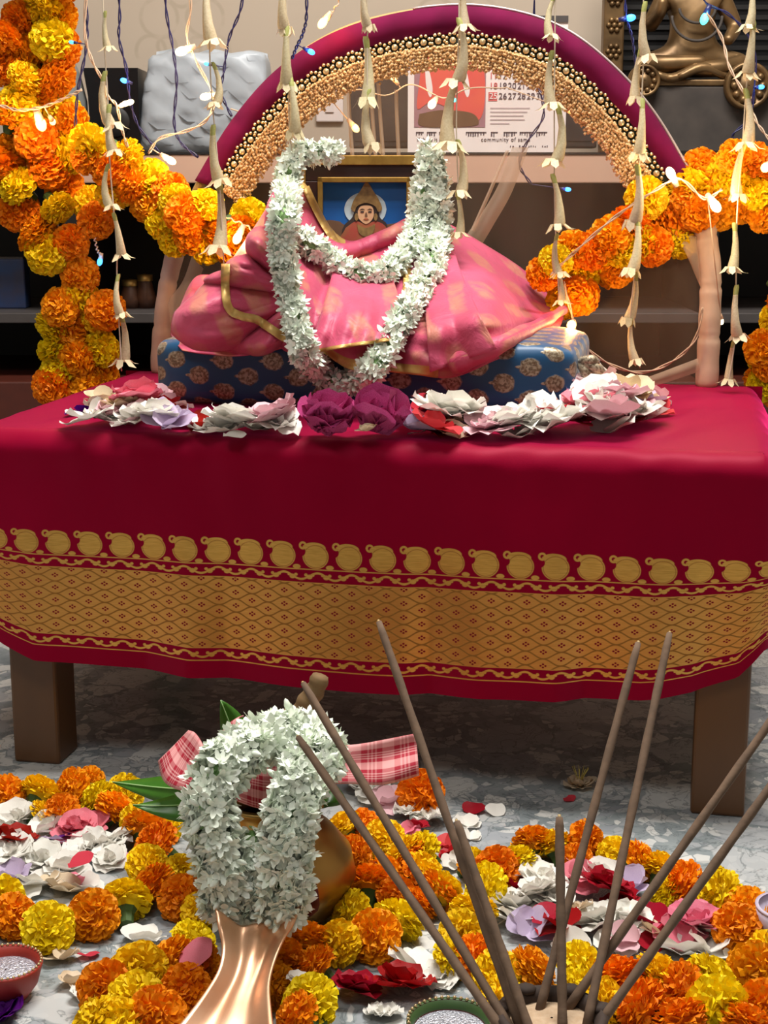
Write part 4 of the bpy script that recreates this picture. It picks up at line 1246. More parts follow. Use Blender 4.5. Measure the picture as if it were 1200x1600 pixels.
netfold([(300, 400), (285, 440), (262, 470)], [(318, 420), (296, 470), (268, 520)], .01)

# ------------------------------------------------------------------ support rods over the frame (strings hang from them)
HY = 2.30
ROD_Z = 1.17
for Y, lab in ((HY, 'bamboo rod carrying the tuberose strings above the table'), (2.62, 'bamboo rod carrying the light strings above the arch')):
    rod = thing('bamboo_rod', (0, Y, ROD_Z), lab, 'rod')
    part(rod, 'pole', *tube([(-1.1, Y, ROD_Z), (0, Y, ROD_Z + .004), (1.1, Y, ROD_Z)], .011, 10), M['bamboo'])
    for x in (-.9, .9):
        part(rod, 'hanging_cord', *tube([(x, Y, ROD_Z), (x, Y, 2.62)], .002, 6), M['thread'])

# ------------------------------------------------------------------ tuberose strings
STR = [
 ('tuberose string hanging just beside the marigold column', [(160, -30), (163, 70), (168, 150), (172, 260), (182, 380), (183, 440), (190, 580)], [(20, 80), (110, 200), (160, 240), (258, 330), (330, 405), (430, 500), (492, 578)]),
 ('tuberose string hanging in front of the plastic bag', [(324, -40), (327, 60), (330, 140), (338, 230), (344, 300), (350, 420)], [(-30, 70), (95, 165), (195, 290), (285, 400)]),
 ('tuberose string falling beside the blue lamp onto the garland corner', [(446, -40), (449, 60), (451, 120), (452, 200), (456, 235)], [(-40, 48), (40, 138), (120, 215)]),
 ('tuberose string falling to the top edge of the picture frame', [(574, -40), (574, 60), (574, 130), (576, 200), (578, 244)], [(-30, 44), (55, 160), (140, 235)]),
 ('tuberose string hanging across the calendar picture', [(717, -40), (717, 40), (715, 110), (713, 200), (716, 290), (722, 330), (716, 365)], [(-40, 45), (25, 130), (115, 235), (215, 305), (300, 372)]),
 ('tuberose string hanging across the date grid to the marigold swag', [(868, -40), (867, 50), (866, 150), (866, 240), (867, 330), (870, 400), (874, 475)], [(-10, 60), (75, 165), (165, 262), (275, 365), (365, 435), (420, 480)]),
 ('tuberose string hanging by the arch end over the marigold swag', [(1005, -30), (1006, 60), (1003, 150), (1000, 230), (996, 330), (992, 420), (985, 510), (1000, 575)], [(0, 90), (75, 160), (150, 245), (260, 360), (335, 430), (425, 510), (500, 575)]),
 ('tuberose string with drooping blossoms in front of the brass statue', [(1176, -40), (1172, 60), (1165, 150), (1160, 230), (1152, 330), (1150, 440), (1148, 530), (1138, 600)], [(-30, 45), (30, 118), (140, 235), (225, 315), (350, 430), (445, 535), (530, 602)]),
]
for lab, pth, buds in STR:
    C = catmull([at_y(x, y, HY) for x, y in pth], 80); C = [Vector(c) for c in C]
    top = Vector((C[0].x, HY, ROD_Z - .008)); C = [top] + C
    t_ = thing('tuberose_string', C[-1], lab, 'flower string', 'tuberose strings hanging over the table')
    part(t_, 'thread', *tube(C, .0011, 5), M['thread'])
    for i, (y0, y1) in enumerate(buds):
        def at_row(y):
            return min(C[1:], key=lambda p: abs((800 - FOC * ((p - EYE).y * SP + (p - EYE).z * CP) / ((p - EYE).y * CP - (p - EYE).z * SP)) - y))
        p0, p1 = at_row(y0), at_row(y1)
        if y0 < 0: p0 = at_y(pth[0][0], y0, HY)
        jx = random.uniform(-.004, .004)
        d = (p0 - p1); ln = (y1 - y0) * HY / 2400 * 1.02
        d = d.normalized() + Vector((random.uniform(-.1, .1), random.uniform(-.1, .1), 0))
        o = obj('tuberose', TUB[(i * 2 + len(lab)) % 4], t_, p0 + Vector((jx, 0, 0)) - t_.location, aim(d, random.uniform(0, 6.28)), (ln * 1.15, ln * 1.15, ln))

# ------------------------------------------------------------------ hanging marigold garlands
def mg_px(lst, Y, r, jit=.5):
    out = []
    for c, x, y in lst:
        ax = Vector((random.uniform(-1, 1) * jit, -1, random.uniform(-.6, .8) * jit))
        if random.random() < .3: ax = Vector((random.uniform(-1, 1), -.5, random.uniform(-1, 1)))
        Yj = Y + random.uniform(-.02, .02)
        out.append((c, at_y(x, y, Yj), r * random.uniform(.88, 1.12), ax))
    return out
colm = [('o', 10, -40), ('y', 50, -30), ('o', 100, -35), ('o', 30, 30), ('y', 70, 12), ('o', 92, 25), ('o', 6, 60), ('y', 82, 62), ('o', 95, 75), ('o', 40, 85), ('o', 10, 100),
        ('y', 40, 122), ('o', 88, 122), ('o', 70, 150), ('y', 30, 165), ('o', 15, 175), ('y', 98, 178), ('o', 112, 190), ('o', 58, 218), ('o', 20, 235), ('y', 105, 238), ('o', 78, 262), ('o', 5, 262),
        ('y', 30, 290), ('o', 100, 292), ('y', 90, 325), ('y', 142, 318), ('o', 150, 345), ('o', 30, 330), ('o', 60, 360), ('y', 75, 395), ('o', 110, 380), ('o', 125, 430), ('y', 128, 465), ('o', 95, 480), ('y', 155, 495), ('o', 165, 485),
        ('y', 85, 510), ('o', 118, 512), ('y', 90, 540), ('y', 158, 545), ('o', 120, 560), ('y', 90, 580), ('o', 158, 590), ('o', 82, 604), ('y', 118, 605), ('o', 60, 395 - 20), ('o', 140, 605)]
lp = [at_y(52, -80, 2.56), at_y(60, 150, 2.58), at_y(95, 380, 2.58), at_y(120, 600, 2.58)]
gl = marigold_string('marigold_garland', 'thick marigold column hanging beside the back corner of the table', 'marigold garlands around the arch', mg_px(colm, 2.55, .0345), [Vector((lp[0].x, 2.56, ROD_Z))] + lp, lp[-1])
swl = [('o', 135, 245), ('y', 140, 225), ('y', 196, 245), ('o', 205, 290), ('y', 235, 280), ('o', 232, 318), ('o', 265, 300), ('y', 255, 345), ('y', 275, 315), ('o', 290, 335), ('o', 320, 328), ('y', 322, 320), ('o', 300, 368), ('y', 275, 372), ('y', 325, 385), ('o', 345, 372), ('o', 372, 362), ('y', 390, 340), ('o', 366, 388), ('y', 180, 300), ('o', 170, 262)]
sp_ = [at_y(x, y, 2.5) for x, y in ((130, 235), (220, 290), (300, 350), (380, 365))]
marigold_string('marigold_garland', 'marigold swag running from the flower column to the arch foot', 'marigold garlands around the arch', mg_px(swl, 2.49, .032), sp_, sp_[2])
swr = [('o', 848, 428), ('y', 868, 408), ('o', 895, 390), ('o', 925, 392), ('y', 912, 425), ('y', 948, 385), ('y', 975, 392), ('o', 960, 418), ('o', 905, 462), ('y', 882, 470), ('o', 985, 348), ('o', 955, 370), ('y', 1010, 310), ('o', 1030, 335), ('o', 1060, 340), ('y', 1045, 372), ('o', 1075, 310), ('y', 1080, 295), ('o', 1100, 285), ('y', 1065, 375), ('o', 1020, 385), ('y', 1000, 380), ('o', 1092, 330), ('y', 1040, 300), ('o', 1095, 262)]
sp_ = [at_y(x, y, 2.4) for x, y in ((850, 430), (940, 390), (1040, 335), (1110, 275))]
marigold_string('marigold_garland', 'marigold swag rising from the pink sari tip to the wrapped post', 'marigold garlands around the arch', mg_px(swr, 2.38, .031), sp_, sp_[0])
swf = [('y', 1128, 275), ('o', 1148, 245), ('o', 1140, 300), ('o', 1160, 320), ('y', 1185, 300), ('o', 1180, 250), ('o', 1195, 335), ('y', 1150, 282), ('o', 1210, 270), ('y', 1220, 320), ('o', 1125, 330), ('o', 1200, 290)]
sp_ = [at_y(x, y, 2.38) for x, y in ((1115, 280), (1160, 290), (1230, 290))]
marigold_string('marigold_garland', 'marigold bunch beyond the wrapped post below the statue', 'marigold garlands around the arch', mg_px(swf, 2.37, .029), sp_, sp_[0])
swe = [('o', 1192, 545), ('y', 1188, 575), ('o', 1205, 570), ('y', 1195, 600), ('o', 1185, 595), ('o', 1215, 610), ('o', 1220, 540), ('y', 1215, 500), ('o', 1225, 460)]
sp_ = [Vector((at_y(1222, 400, 2.44).x, 2.44, ROD_Z)), at_y(1222, 400, 2.44), at_y(1205, 560, 2.44), at_y(1200, 610, 2.44)]
marigold_string('marigold_garland', 'marigold garland end beside the table corner near the wrapped post', 'marigold garlands around the arch', mg_px(swe, 2.44, .029), sp_, sp_[-1])

# ------------------------------------------------------------------ string lights
BULB = mesh_data('bulb', *ball((0, 0, 0), 1, 10, 7), M['bulb_warm'])
def bulb_mesh(m):
    me = BULB.copy(); me.materials.clear(); me.materials.append(M[m]); return me
BM_ = {k: bulb_mesh(k) for k in ('bulb_warm', 'bulb_white', 'bulb_blue', 'bulb_teal')}
LCOL = {'bulb_warm': (1.0, .5, .16), 'bulb_white': (1.0, .72, .42), 'bulb_blue': (.1, .35, 1.0), 'bulb_teal': (.2, .8, .8)}
def light_string(label, wire, pts, Y, bulbs, r=.0012, strands=2, group='light strings around the altar'):
    """pts in pixels; bulbs: (material, px, py, radius, watts, depth)"""
    C = [at_y(x, y, Y) if len(q) == 0 else at_y(x, y, q[0]) for x, y, *q in pts]
    t_ = thing('light_string', C[-1], label, 'string lights', group)
    Cn = catmull(C, 60)
    T, N, B = frames(Cn)
    for k in range(strands):
        ph = math.pi * k
        P = [Cn[i] + (N[i] * math.cos(i * .55 + ph) + B[i] * math.sin(i * .55 + ph)) * r * 1.3 for i in range(60)]
        part(t_, 'wire', *tube(P, r, 5), wire)
    for m, x, y, rad, w, *d in bulbs:
        p = at_y(x, y, d[0] if d else Y)
        near = Vector(min(Cn, key=lambda c: (Vector(c) - p).length))
        dirv = (near - p); dirv = dirv.normalized() if dirv.length > 1e-4 else Z3
        b = obj('bulb', BM_[m], t_, p - t_.location, aim(dirv), (rad, rad, rad * 1.5))
        sv, sf = tube([p + dirv * rad * 1.1, p + dirv * rad * 3.2], [rad * .9, rad * .55], 8)
        part(t_, 'socket', sv, sf, wire)
        if (near - p).length > rad * 3:
            part(t_, 'lead', *tube([p + dirv * rad * 3, near], r * .8, 5), wire)
        if w:
            ld = bpy.data.lights.new('bulb_light', 'POINT'); ld.energy = w; ld.color = LCOL[m]; ld.shadow_soft_size = rad * 1.2
            lo = bpy.data.objects.new('bulb_light', ld); lo.location = p + Vector((0, -rad * 2.6, 0)) - t_.location; lo.parent = t_; col.objects.link(lo)
    return t_
WB, WW = M['wire_blue'], M['wire_white']
RB = .0042
light_string('dark blue light wire hanging beside the tuberose string and marigold column', WB, [(130, -60), (136, 30), (134, 80), (122, 140), (118, 200), (124, 232)], 2.5, [('bulb_blue', 112, 66, .003, 0)])
light_string('dark blue light wire with blue lamp in front of the loudspeaker', WB, [(182, -60), (187, 20), (186, 60), (198, 110), (204, 160), (218, 200), (250, 240)], 2.5, [('bulb_blue', 194, 126, RB, .02)])
light_string('dark blue light wire hanging over the plastic bag', WB, [(255, -60), (260, 20), (270, 75), (276, 130), (272, 190), (282, 222), (310, 246)], 2.5, [])
light_string('dark blue light wire hanging over the bag edge beside the velvet band', WB, [(382, -60), (377, 10), (358, 60), (350, 110), (346, 145), (362, 182)], 2.5, [('bulb_blue', 323, 100, .003, 0)])
light_string('dark blue light wire ending in a blue lamp on the velvet band', WB, [(478, -60), (479, 20), (474, 50), (464, 72), (456, 92)], 2.38, [('bulb_blue', 486, 81, RB, .05, 2.38)])
light_string('cream light wire crossing the plastic bag with glowing warm lamps', WW, [(290, -60), (298, 10), (292, 55), (304, 90), (330, 140), (334, 165), (320, 190), (290, 205), (250, 216), (232, 240)], 2.48, [('bulb_white', 284, 80, .0072, .25), ('bulb_white', 321, 151, .006, .2), ('bulb_white', 267, 251, .006, .2)])
light_string('cream light wire with paired warm lamps in front of the loudspeaker', WW, [(140, -60), (132, 40), (142, 90), (160, 125), (168, 150), (182, 165), (190, 200), (200, 232)], 2.47, [('bulb_white', 196, 162, .0045, .12), ('bulb_white', 203, 160, .0045, 0)])
light_string('cream light wire wound round the marigold column with bright lamp', WW, [(-60, 155), (0, 165), (30, 172), (70, 166), (104, 152), (128, 140)], 2.45, [('bulb_warm', 64, 194, .0085, .55, 2.47), ('bulb_warm', 82, 190, .005, 0, 2.49)])
light_string('thin warm light wire above the velvet band', WW, [(545, -60), (530, 0), (512, 26)], 2.46, [('bulb_warm', 504, 36, .0065, .25)], strands=1)
light_string('cream light wire festooned through the arch across the calendar', WW, [(360, 170, 2.6), (430, 190, 2.62), (455, 230, 2.64), (470, 200, 2.64), (545, 142, 2.64), (600, 150, 2.64), (640, 132, 2.64), (690, 152, 2.64), (730, 140, 2.64), (790, 136, 2.64)], 2.64,
             [('bulb_warm', 531, 126, .005, .12, 2.62), ('bulb_warm', 613, 120, .005, .1, 2.64), ('bulb_warm', 555, 200, .006, .08, 2.66), ('bulb_white', 675, 163, .0068, .18, 2.62), ('bulb_warm', 898, 176, .006, .1, 2.62), ('bulb_teal', 709, 156, .004, .02, 2.62)], strands=1)
light_string('dark blue light wire trailing down the calendar', WB, [(836, -60, 2.66), (834, 110, 2.66), (846, 150, 2.66), (848, 185, 2.66), (822, 225, 2.66), (812, 258, 2.66), (830, 288, 2.66)], 2.66, [('bulb_blue', 887, 296, .004, .03, 2.66)])
light_string('dark blue light wire hanging in front of the brass column', WB, [(976, -60, 2.62), (978, 20, 2.62), (988, 60, 2.62), (994, 110, 2.62)], 2.62, [('bulb_blue', 985, 28, .006, .05, 2.62)])
light_string('dark blue light wire looped before the brass statue', WB, [(1095, -60, 2.62), (1100, 0, 2.62), (1135, 20, 2.62), (1165, 50, 2.62), (1180, 90, 2.62), (1172, 180, 2.62), (1145, 212, 2.62), (1160, 240, 2.62)], 2.62, [('bulb_teal', 1101, 29, .007, .08, 2.62), ('bulb_blue', 1189, 136, .004, .02, 2.62)])
light_string('cream light wire falling across the statue to the marigold bunch', WW, [(1104, 20, 2.5), (1128, 60, 2.5), (1140, 105, 2.48), (1165, 150, 2.46), (1182, 190, 2.42), (1200, 215, 2.4), (1215, 235, 2.38)], 2.4, [('bulb_warm', 1196, 262, .007, .3, 2.30)])
light_string('cream light wire along the marigold swag to the wrapped post', WW, [(860, 430, 2.34), (900, 392, 2.33), (960, 340, 2.32), (1020, 300, 2.31), (1062, 280, 2.31), (1100, 310, 2.31), (1128, 296, 2.31)], 2.32, [('bulb_white', 1048, 271, .0068, .3, 2.31), ('bulb_white', 1118, 322, .0075, .4, 2.30), ('bulb_white', 1127, 502, .004, 0, 2.38)])
light_string('cream light wire looping low from the pink sari tip to the post', WW, [(880, 440, 2.36), (893, 490, 2.36), (905, 530, 2.36), (945, 565, 2.36), (1000, 582, 2.36), (1050, 565, 2.36), (1086, 530, 2.36), (1098, 480, 2.36)], 2.36, [('bulb_warm', 893, 508, .0075, .5, 2.34)])
light_string('cream light wire at the foot of the arch above the pink sari', WW, [(340, 330, 2.44), (360, 342, 2.44), (384, 352, 2.44), (402, 366, 2.44)], 2.44, [('bulb_warm', 371, 372, .007, .45, 2.435)], strands=1)
light_string('cream light wire with blue lamp between column and swag', WW, [(148, 372, 2.5), (152, 390, 2.5), (158, 400, 2.5)], 2.5, [('bulb_blue', 156, 409, .0045, .03, 2.5)], strands=1)

# ------------------------------------------------------------------ brass statue on its stone block
SY = 3.12
a, b = at_y(1004, 238, SY - .06), at_y(1190, 134, SY - .06)
st = thing('brass_statue', ((a.x + b.x) / 2, SY, zt), 'antique brass seated statue on a dark stone block with round rosettes', 'statue')
cx = (at_y(1080, 100, SY).x)
bevel(part(st, 'stone_block', *box(a.x - .005, b.x + .03, SY - .06, SY + .1, zt, b.z), M['stone'], smooth=False), .004)
bevel(part(st, 'seat_slab', *box(cx - .105, cx + .105, SY - .062, SY + .06, b.z, b.z + .012), M['idol_brass'], smooth=False), .003)
z0 = b.z + .012
def skin_body(parent, name, verts, edges, radii, m, sub=2):
    me = bpy.data.meshes.new(name)
    me.from_pydata([tuple(Vector(v) - parent.location) for v in verts], edges, [])
    me.materials.append(m)
    o_ = obj(name, me, parent)
    sk = o_.modifiers.new('skin', 'SKIN'); sk.use_smooth_shade = True
    for i, r in enumerate(radii):
        rr_ = r if hasattr(r, '__len__') else (r, r)
        me.skin_vertices[0].data[i].radius = rr_
    me.skin_vertices[0].data[0].use_root = True
    modify(o_, 'SUBSURF', levels=sub, render_levels=sub)
    return o_
b0 = Vector((cx, SY, z0))
def q(x, y, z): return b0 + Vector((x, y, z))
sv = [q(0, .01, .045), q(0, .005, .075), q(0, .01, .12), q(0, .012, .165), q(0, .01, .19), q(0, .0, .225), q(0, 0, .25),
      q(.045, .0, .035), q(.1, -.02, .028), q(.05, -.05, .022), q(-.015, -.055, .02),
      q(-.045, .0, .035), q(-.1, -.02, .028), q(-.05, -.045, .03), q(.02, -.05, .034),
      q(.055, .01, .158), q(.085, .005, .1), q(.06, -.035, .07),
      q(-.055, .01, .158), q(-.085, .005, .1), q(-.07, -.045, .125), q(-.068, -.05, .15)]
se = [(0, 1), (1, 2), (2, 3), (3, 4), (4, 5), (5, 6), (0, 7), (7, 8), (8, 9), (9, 10), (0, 11), (11, 12), (12, 13), (13, 14), (3, 15), (15, 16), (16, 17), (3, 18), (18, 19), (19, 20), (20, 21)]
sr_ = [.042, .046, .044, .04, .017, .027, .02, .03, .024, .017, .012, .03, .024, .017, .012, .022, .016, .011, .022, .016, .011, .009]
skin_body(st, 'figure', sv, se, sr_, M['idol_brass'])
part(st, 'crown', *lathe([(.024, .0), (.028, .012), (.02, .03), (.015, .05), (.004, .075), (.001, .08)], 20, tuple(q(0, 0, .252))), M['idol_brass'])
for sx in (-1, 1): part(st, 'ear', *ball(tuple(q(sx * .026, .0, .225)), .008, 8, 6, (.5, .8, 1.5)), M['idol_brass'])
part(st, 'nose', *ball(tuple(q(0, -.027, .222)), .005, 8, 6, (.8, 1, 1.6)), M['idol_brass'])
for sx in (-1, 1): part(st, 'eye', *ball(tuple(q(sx * .01, -.0235, .231)), .0042, 8, 6, (1.5, .6, .7)), M['stone'])
part(st, 'mouth', *ball(tuple(q(0, -.0235, .2085)), .004, 8, 6, (1.8, .6, .6)), M['stone'])
for k, (w_, z_) in enumerate(((.034, .105), (.048, .072))):
    P = [q(w_ * math.sin(t), -.03 - .016 * math.cos(t * .6), .15 - (.15 - z_) * math.cos(t * .55) ** 2) for t in np.linspace(-1.6, 1.6, 24)]
    part(st, 'bead_chain', *tube(P, .0028, 6), M['stone'])
for k, dx in enumerate((-.02, 0, .022)):
    P = [q(dx + .06 * t, -.058 + .01 * t, .012 + .01 * math.sin(3 * t + k)) for t in np.linspace(-1, 1, 12)]
    part(st, 'robe_fold', *tube(P, [.006 + .004 * math.sin(math.pi * i / 11) for i in range(12)], 8), M['idol_brass'])
def rosette(px, py, r):
    c = at_y(px, py, SY - .07)
    v, f = lathe([(.001, .012), (r * .3, .012), (r * .42, .006), (r * .8, .006), (r * .86, .012), (r, .01), (r * 1.02, -.008)], 28)
    Mx = Matrix.Translation(c) @ Matrix.Rotation(math.pi / 2, 4, 'X')
    v, f = place((v, f), Mx)
    for k in range(10):
        an = 2 * math.pi * k / 10
        bv, bf = ball((c.x + r * .62 * math.cos(an), c.y - .008, c.z + r * .62 * math.sin(an)), r * .17, 8, 5)
        f = f + [tuple(i + len(v) for i in t) for t in bf]; v = list(v) + bv
    part(st, 'rosette', v, f, M['idol_brass'])
rosette(1168, 134, .044); rosette(1006, 126, .03)
sb = thing('black_backboard', at_y(1080, 100, 3.26).xyz, 'ribbed black board standing behind the brass statue', 'board')
sb.location = (at_y(1080, 100, 3.26).x, 3.26, zt)
x0, x1 = at_y(962, 100, 3.3).x, at_y(1230, 100, 3.3).x
part(sb, 'panel', *box(x0, x1, 3.3, 3.32, zt, 1.32), M['black'], smooth=False)
for k in range(22):
    z_ = zt + .05 + k * .02
    part(sb, 'rib', *box(x0 + .004, x1 - .004, 3.296, 3.3, z_, z_ + .009), M['black_matte'], smooth=False)
x0, x1 = at_y(942, 100, 3.2).x, at_y(974, 100, 3.2).x
bc = thing('brass_column', ((x0 + x1) / 2, 3.22, zt), 'embossed brass column standing beside the statue', 'column')
bevel(part(bc, 'shaft', *box(x0, x1, 3.2, 3.24, zt, 1.3), M['idol_brass'], smooth=False), .004)
for k in range(9):
    c = ((x0 + x1) / 2, 3.2, zt + .05 + k * .05)
    v, f = [], []
    for j in range(6):
        an = 2 * math.pi * j / 6
        bv, bf = ball((c[0] + .011 * math.cos(an), c[1], c[2] + .011 * math.sin(an)), .006, 8, 5); f += [tuple(i + len(v) for i in t) for t in bf]; v += bv
    bv, bf = ball(c, .006, 8, 5); f += [tuple(i + len(v) for i in t) for t in bf]; v += bv
    part(bc, 'blossom_boss', v, f, M['idol_brass'])

# ------------------------------------------------------------------ brass pot, coconut, leaves, checked cloth, jasmine
KX = at_z(430, 1425, 0.0); KX.z = 0
pot = thing('brass_pot', KX, 'round brass pot under the jasmine garland on the floor', 'pot')
PR = .088
prof = [(.001, .002), (.048, .002), (.072, .014), (PR, .046), (.083, .072), (.064, .096), (.05, .108), (.046, .122), (.062, .134), (.068, .138), (.06, .14), (.042, .126), (.04, .11)]
part(pot, 'body', *lathe(prof, 48, tuple(KX)), M['brass'])
for k in range(3):    # vermilion dabs on the belly
    an = math.radians(-120 + k * 30)
    P = []
    for i in range(10):
        t = i / 9; zz = .03 + .055 * t; rr_ = float(np.interp(zz, [p_[1] for p_ in prof[2:6]], [p_[0] for p_ in prof[2:6]])) + .0008
        P.append(KX + Vector((rr_ * math.cos(an), rr_ * math.sin(an), zz)))
    part(pot, 'vermilion_dab', *tube(P, [.001, .004, .007, .008, .008, .008, .007, .006, .004, .001], 8), M['vermilion'])
nut = thing('coconut', KX + Vector((0, 0, .13)), 'coconut with stalk wrapped in checked cloth on the brass pot', 'coconut')
cc = KX + Vector((-.006, 0, .172))
part(nut, 'husk', *ball(tuple(cc), .05, 24, 16, (1, 1, .95)), M['coir'])
s1 = [at_y(468, 1118, KX.y), at_y(482, 1095, KX.y), at_y(494, 1075, KX.y), at_y(501, 1056, KX.y)]
part(nut, 'stalk', *tube(catmull([cc + Vector((.02, 0, .045))] + s1, 24), [.0135 - .004 * i / 23 + .0008 * math.sin(i * 1.3) for i in range(24)], 10), M['stalk'])
# mango leaves fanning out of the pot mouth
def leaf_obj(base, tip, w, side, par, droop=.0):
    A, B = Vector(base), Vector(tip); d = B - A; L = d.length
    sd = Vector(side).normalized(); n = d.normalized().cross(sd)
    V = []
    for i in range(13):
        t = i / 12; ww = w * math.sin(math.pi * t ** .8) ** .9 + .0004
        c = A + d * t + n * (.012 * math.sin(math.pi * t)) + Vector((0, 0, -droop * t * t))
        for k in (-1, -.5, 0, .5, 1): V.append(c + sd * ww * k + n * (.22 * ww * abs(k)) + n * .0015 * math.sin(9 * t) * k)
    o_ = part(par, 'leaf_blade', V, gridfaces(13, 5), M['leaf']); modify(o_, 'SOLIDIFY', thickness=.0008)
    part(par, 'midrib', *tube([A + d * (i / 12) + n * (.012 * math.sin(math.pi * i / 12) - .0012) + Vector((0, 0, -droop * (i / 12) ** 2)) for i in range(13)], [.0014 - .0009 * i / 12 for i in range(13)], 5), M['jas_green'])
pm = KX + Vector((0, 0, .134))
LV = [((345, 1094, 1.60), (.7, .0, .6), .02, 'mango leaf standing upright behind the jasmine on the brass pot'),
      ((176, 1222, 1.66), (0, .8, .6), .021, 'long mango leaf reaching over the yellow marigolds from the pot'),
      ((208, 1258, 1.56), (0, .8, .6), .018, 'shorter mango leaf below the long one beside the pot'),
      ((542, 1252, 1.52), (0, .8, .6), .018, 'mango leaf pointing toward the checked cloth end from the pot')]
for (x, y, Y), sd, w, lab in LV:
    tip = at_y(x, y, Y); dd = (tip - pm).normalized(); bs_ = pm + Vector((dd.x, dd.y, 0)).normalized() * .045
    if 'upright' in lab: bs_ = pm + Vector((-.035, .04, 0))
    lf = thing('mango_leaf', bs_, lab, 'leaf', 'mango leaves in the brass pot')
    leaf_obj(bs_, tip, w, sd, lf)
# checked cloth
gm = thing('checked_cloth', KX + Vector((0, 0, .2)), 'red and white checked cloth wrapped over the coconut', 'cloth')
V, UV = [], []
for i in range(26):
    t = i / 25
    for k in range(25):
        s = k / 24; an = math.radians(-205 + 230 * s)
        r_ = .0555 + .003 * math.sin(9 * s + 4 * t) + .004 * t
        ph_ = .5 + t * 1.25
        V.append(cc + Vector((r_ * math.sin(ph_) * math.cos(an) * 1.02, r_ * math.sin(ph_) * math.sin(an), r_ * math.cos(ph_) * .98 - .012 * t * (1 + .4 * math.sin(14 * s)))))
        UV.append((s * .26, t * .1))
o = part(gm, 'wrap', V, gridfaces(26, 25), M['check'], uvs=UV); modify(o, 'SOLIDIFY', thickness=.0015)
def cloth_end(pa, pb, name, amp):
    """pa, pb: matching upper and lower edges in (px, py, Y)"""
    A, B = catmull(pa, 26), catmull(pb, 26); V, UV = [], []
    for i in range(26):
        for k in range(13):
            s = k / 12
            x, y, Y = A[i] * (1 - s) + B[i] * s
            V.append(at_y(x, y, Y - amp * math.sin(s * 7 + i * .12) * (i / 25))); UV.append((i * .0032, s * .055))
    o_ = part(gm, name, V, gridfaces(26, 13), M['check'], uvs=UV); modify(o_, 'SOLIDIFY', thickness=.0015)
cloth_end([(480, 1165, 1.50), (545, 1164, 1.53), (600, 1156, 1.56), (650, 1147, 1.58)], [(480, 1225, 1.47), (545, 1224, 1.50), (600, 1226, 1.53), (655, 1212, 1.55)], 'loose_end', .006)
cloth_end([(330, 1200, 1.5), (318, 1165, 1.55), (306, 1146, 1.58), (296, 1142, 1.6)], [(330, 1240, 1.5), (285, 1236, 1.53), (258, 1222, 1.55), (248, 1190, 1.58)], 'loose_end', .004)
# jasmine garland heaped over it
PXP = 1.47 / 2400
jp = [(358, 1428, 1.385), (350, 1380, 1.38), (340, 1320, 1.375), (330, 1265, 1.375), (334, 1215, 1.385), (364, 1184, 1.405), (405, 1160, 1.44), (450, 1146, 1.47), (490, 1158, 1.465), (500, 1180, 1.43), (474, 1210, 1.39), (458, 1255, 1.37), (450, 1310, 1.365), (446, 1365, 1.37), (440, 1426, 1.38)]
jg = pl3(jp)
jasmine_rope('jasmine_garland', 'thick jasmine garland heaped over the coconut and brass pot', None, jg, 40 * PXP, 19 * PXP, jg[0], 18.0, 21, toward=Vector((0, -1, .6)))
jg2 = pl3([(392, 1300, 1.41), (394, 1340, 1.395), (396, 1390, 1.39), (392, 1436, 1.39)])
jasmine_rope('jasmine_garland', 'short greenish jasmine tail hanging between the two garland ends on the pot', None, jg2, 28 * PXP, 18 * PXP, jg2[-1], 8, 22, toward=Vector((0, -1, .6)))

# ------------------------------------------------------------------ copper spouted vessel
def kp_(x, y, z): return at_z(x, y, z)
ko = thing('copper_vessel', Vector((-.165, 1.22, 0)), 'copper ritual vessel with a flared fluted handle on the floor', 'vessel')
# handle: fluted tongue swept along a rising line; widths from the photo
secs = [((404, 1447), .075, .082, 0), ((402, 1462), .071, .074, .3), ((396, 1490), .066, .058, .7), ((386, 1525), .058, .052, 1), ((372, 1560), .052, .058, 1), ((358, 1600), .046, .075, 1), ((340, 1650), .038, .1, 1), ((322, 1710), .03, .125, 1)]
ctrl = []
for (x, y), z, w, fl in secs:
    p_ = at_z(x, y, z); ctrl.append((p_.x, p_.y, p_.z, w))
Cc = catmull(ctrl, 40); V = []
for i in range(40):
    px_, py_, pz_, w = Cc[i]; t = i / 39
    for k in range(21):
        s = (k - 10) / 10
        rim = .010 * abs(s) ** 3
        flute = .002 * math.cos(s * math.pi * 2.4) * (1 - t * .7)
        flare = .010 * (s * s) * max(0, 1 - t * 5)
        V.append((px_ + s * w * .5, py_ + .006 * s, pz_ + rim + flute + flare))
o = part(ko, 'handle', V, gridfaces(40, 21), M['copper']); modify(o, 'SOLIDIFY', thickness=.0022)
# bowl: pointed oval
V, F = [], []
bc_ = at_z(318, 1760, .0); bc_ = Vector((bc_.x, bc_.y - .03, 0))
pr = [(.02, .003), (.045, .004), (.062, .018), (.072, .038), (.076, .045), (.073, .045), (.066, .036), (.056, .02), (.02, .009), (.001, .009)]
for r_, z_ in pr:
    for k in range(32):
        an = 2 * math.pi * k / 32; sy = 1.35 + .25 * max(0, math.sin(an)) ** 3
        V.append((bc_.x + r_ * math.cos(an), bc_.y + r_ * sy * math.sin(an), z_))
F = [(i * 32 + k, i * 32 + (k + 1) % 32, (i + 1) * 32 + (k + 1) % 32, (i + 1) * 32 + k) for i in range(len(pr) - 1) for k in range(32)] + [tuple(range(32))[::-1]]
part(ko, 'bowl', V, F, M['copper'])

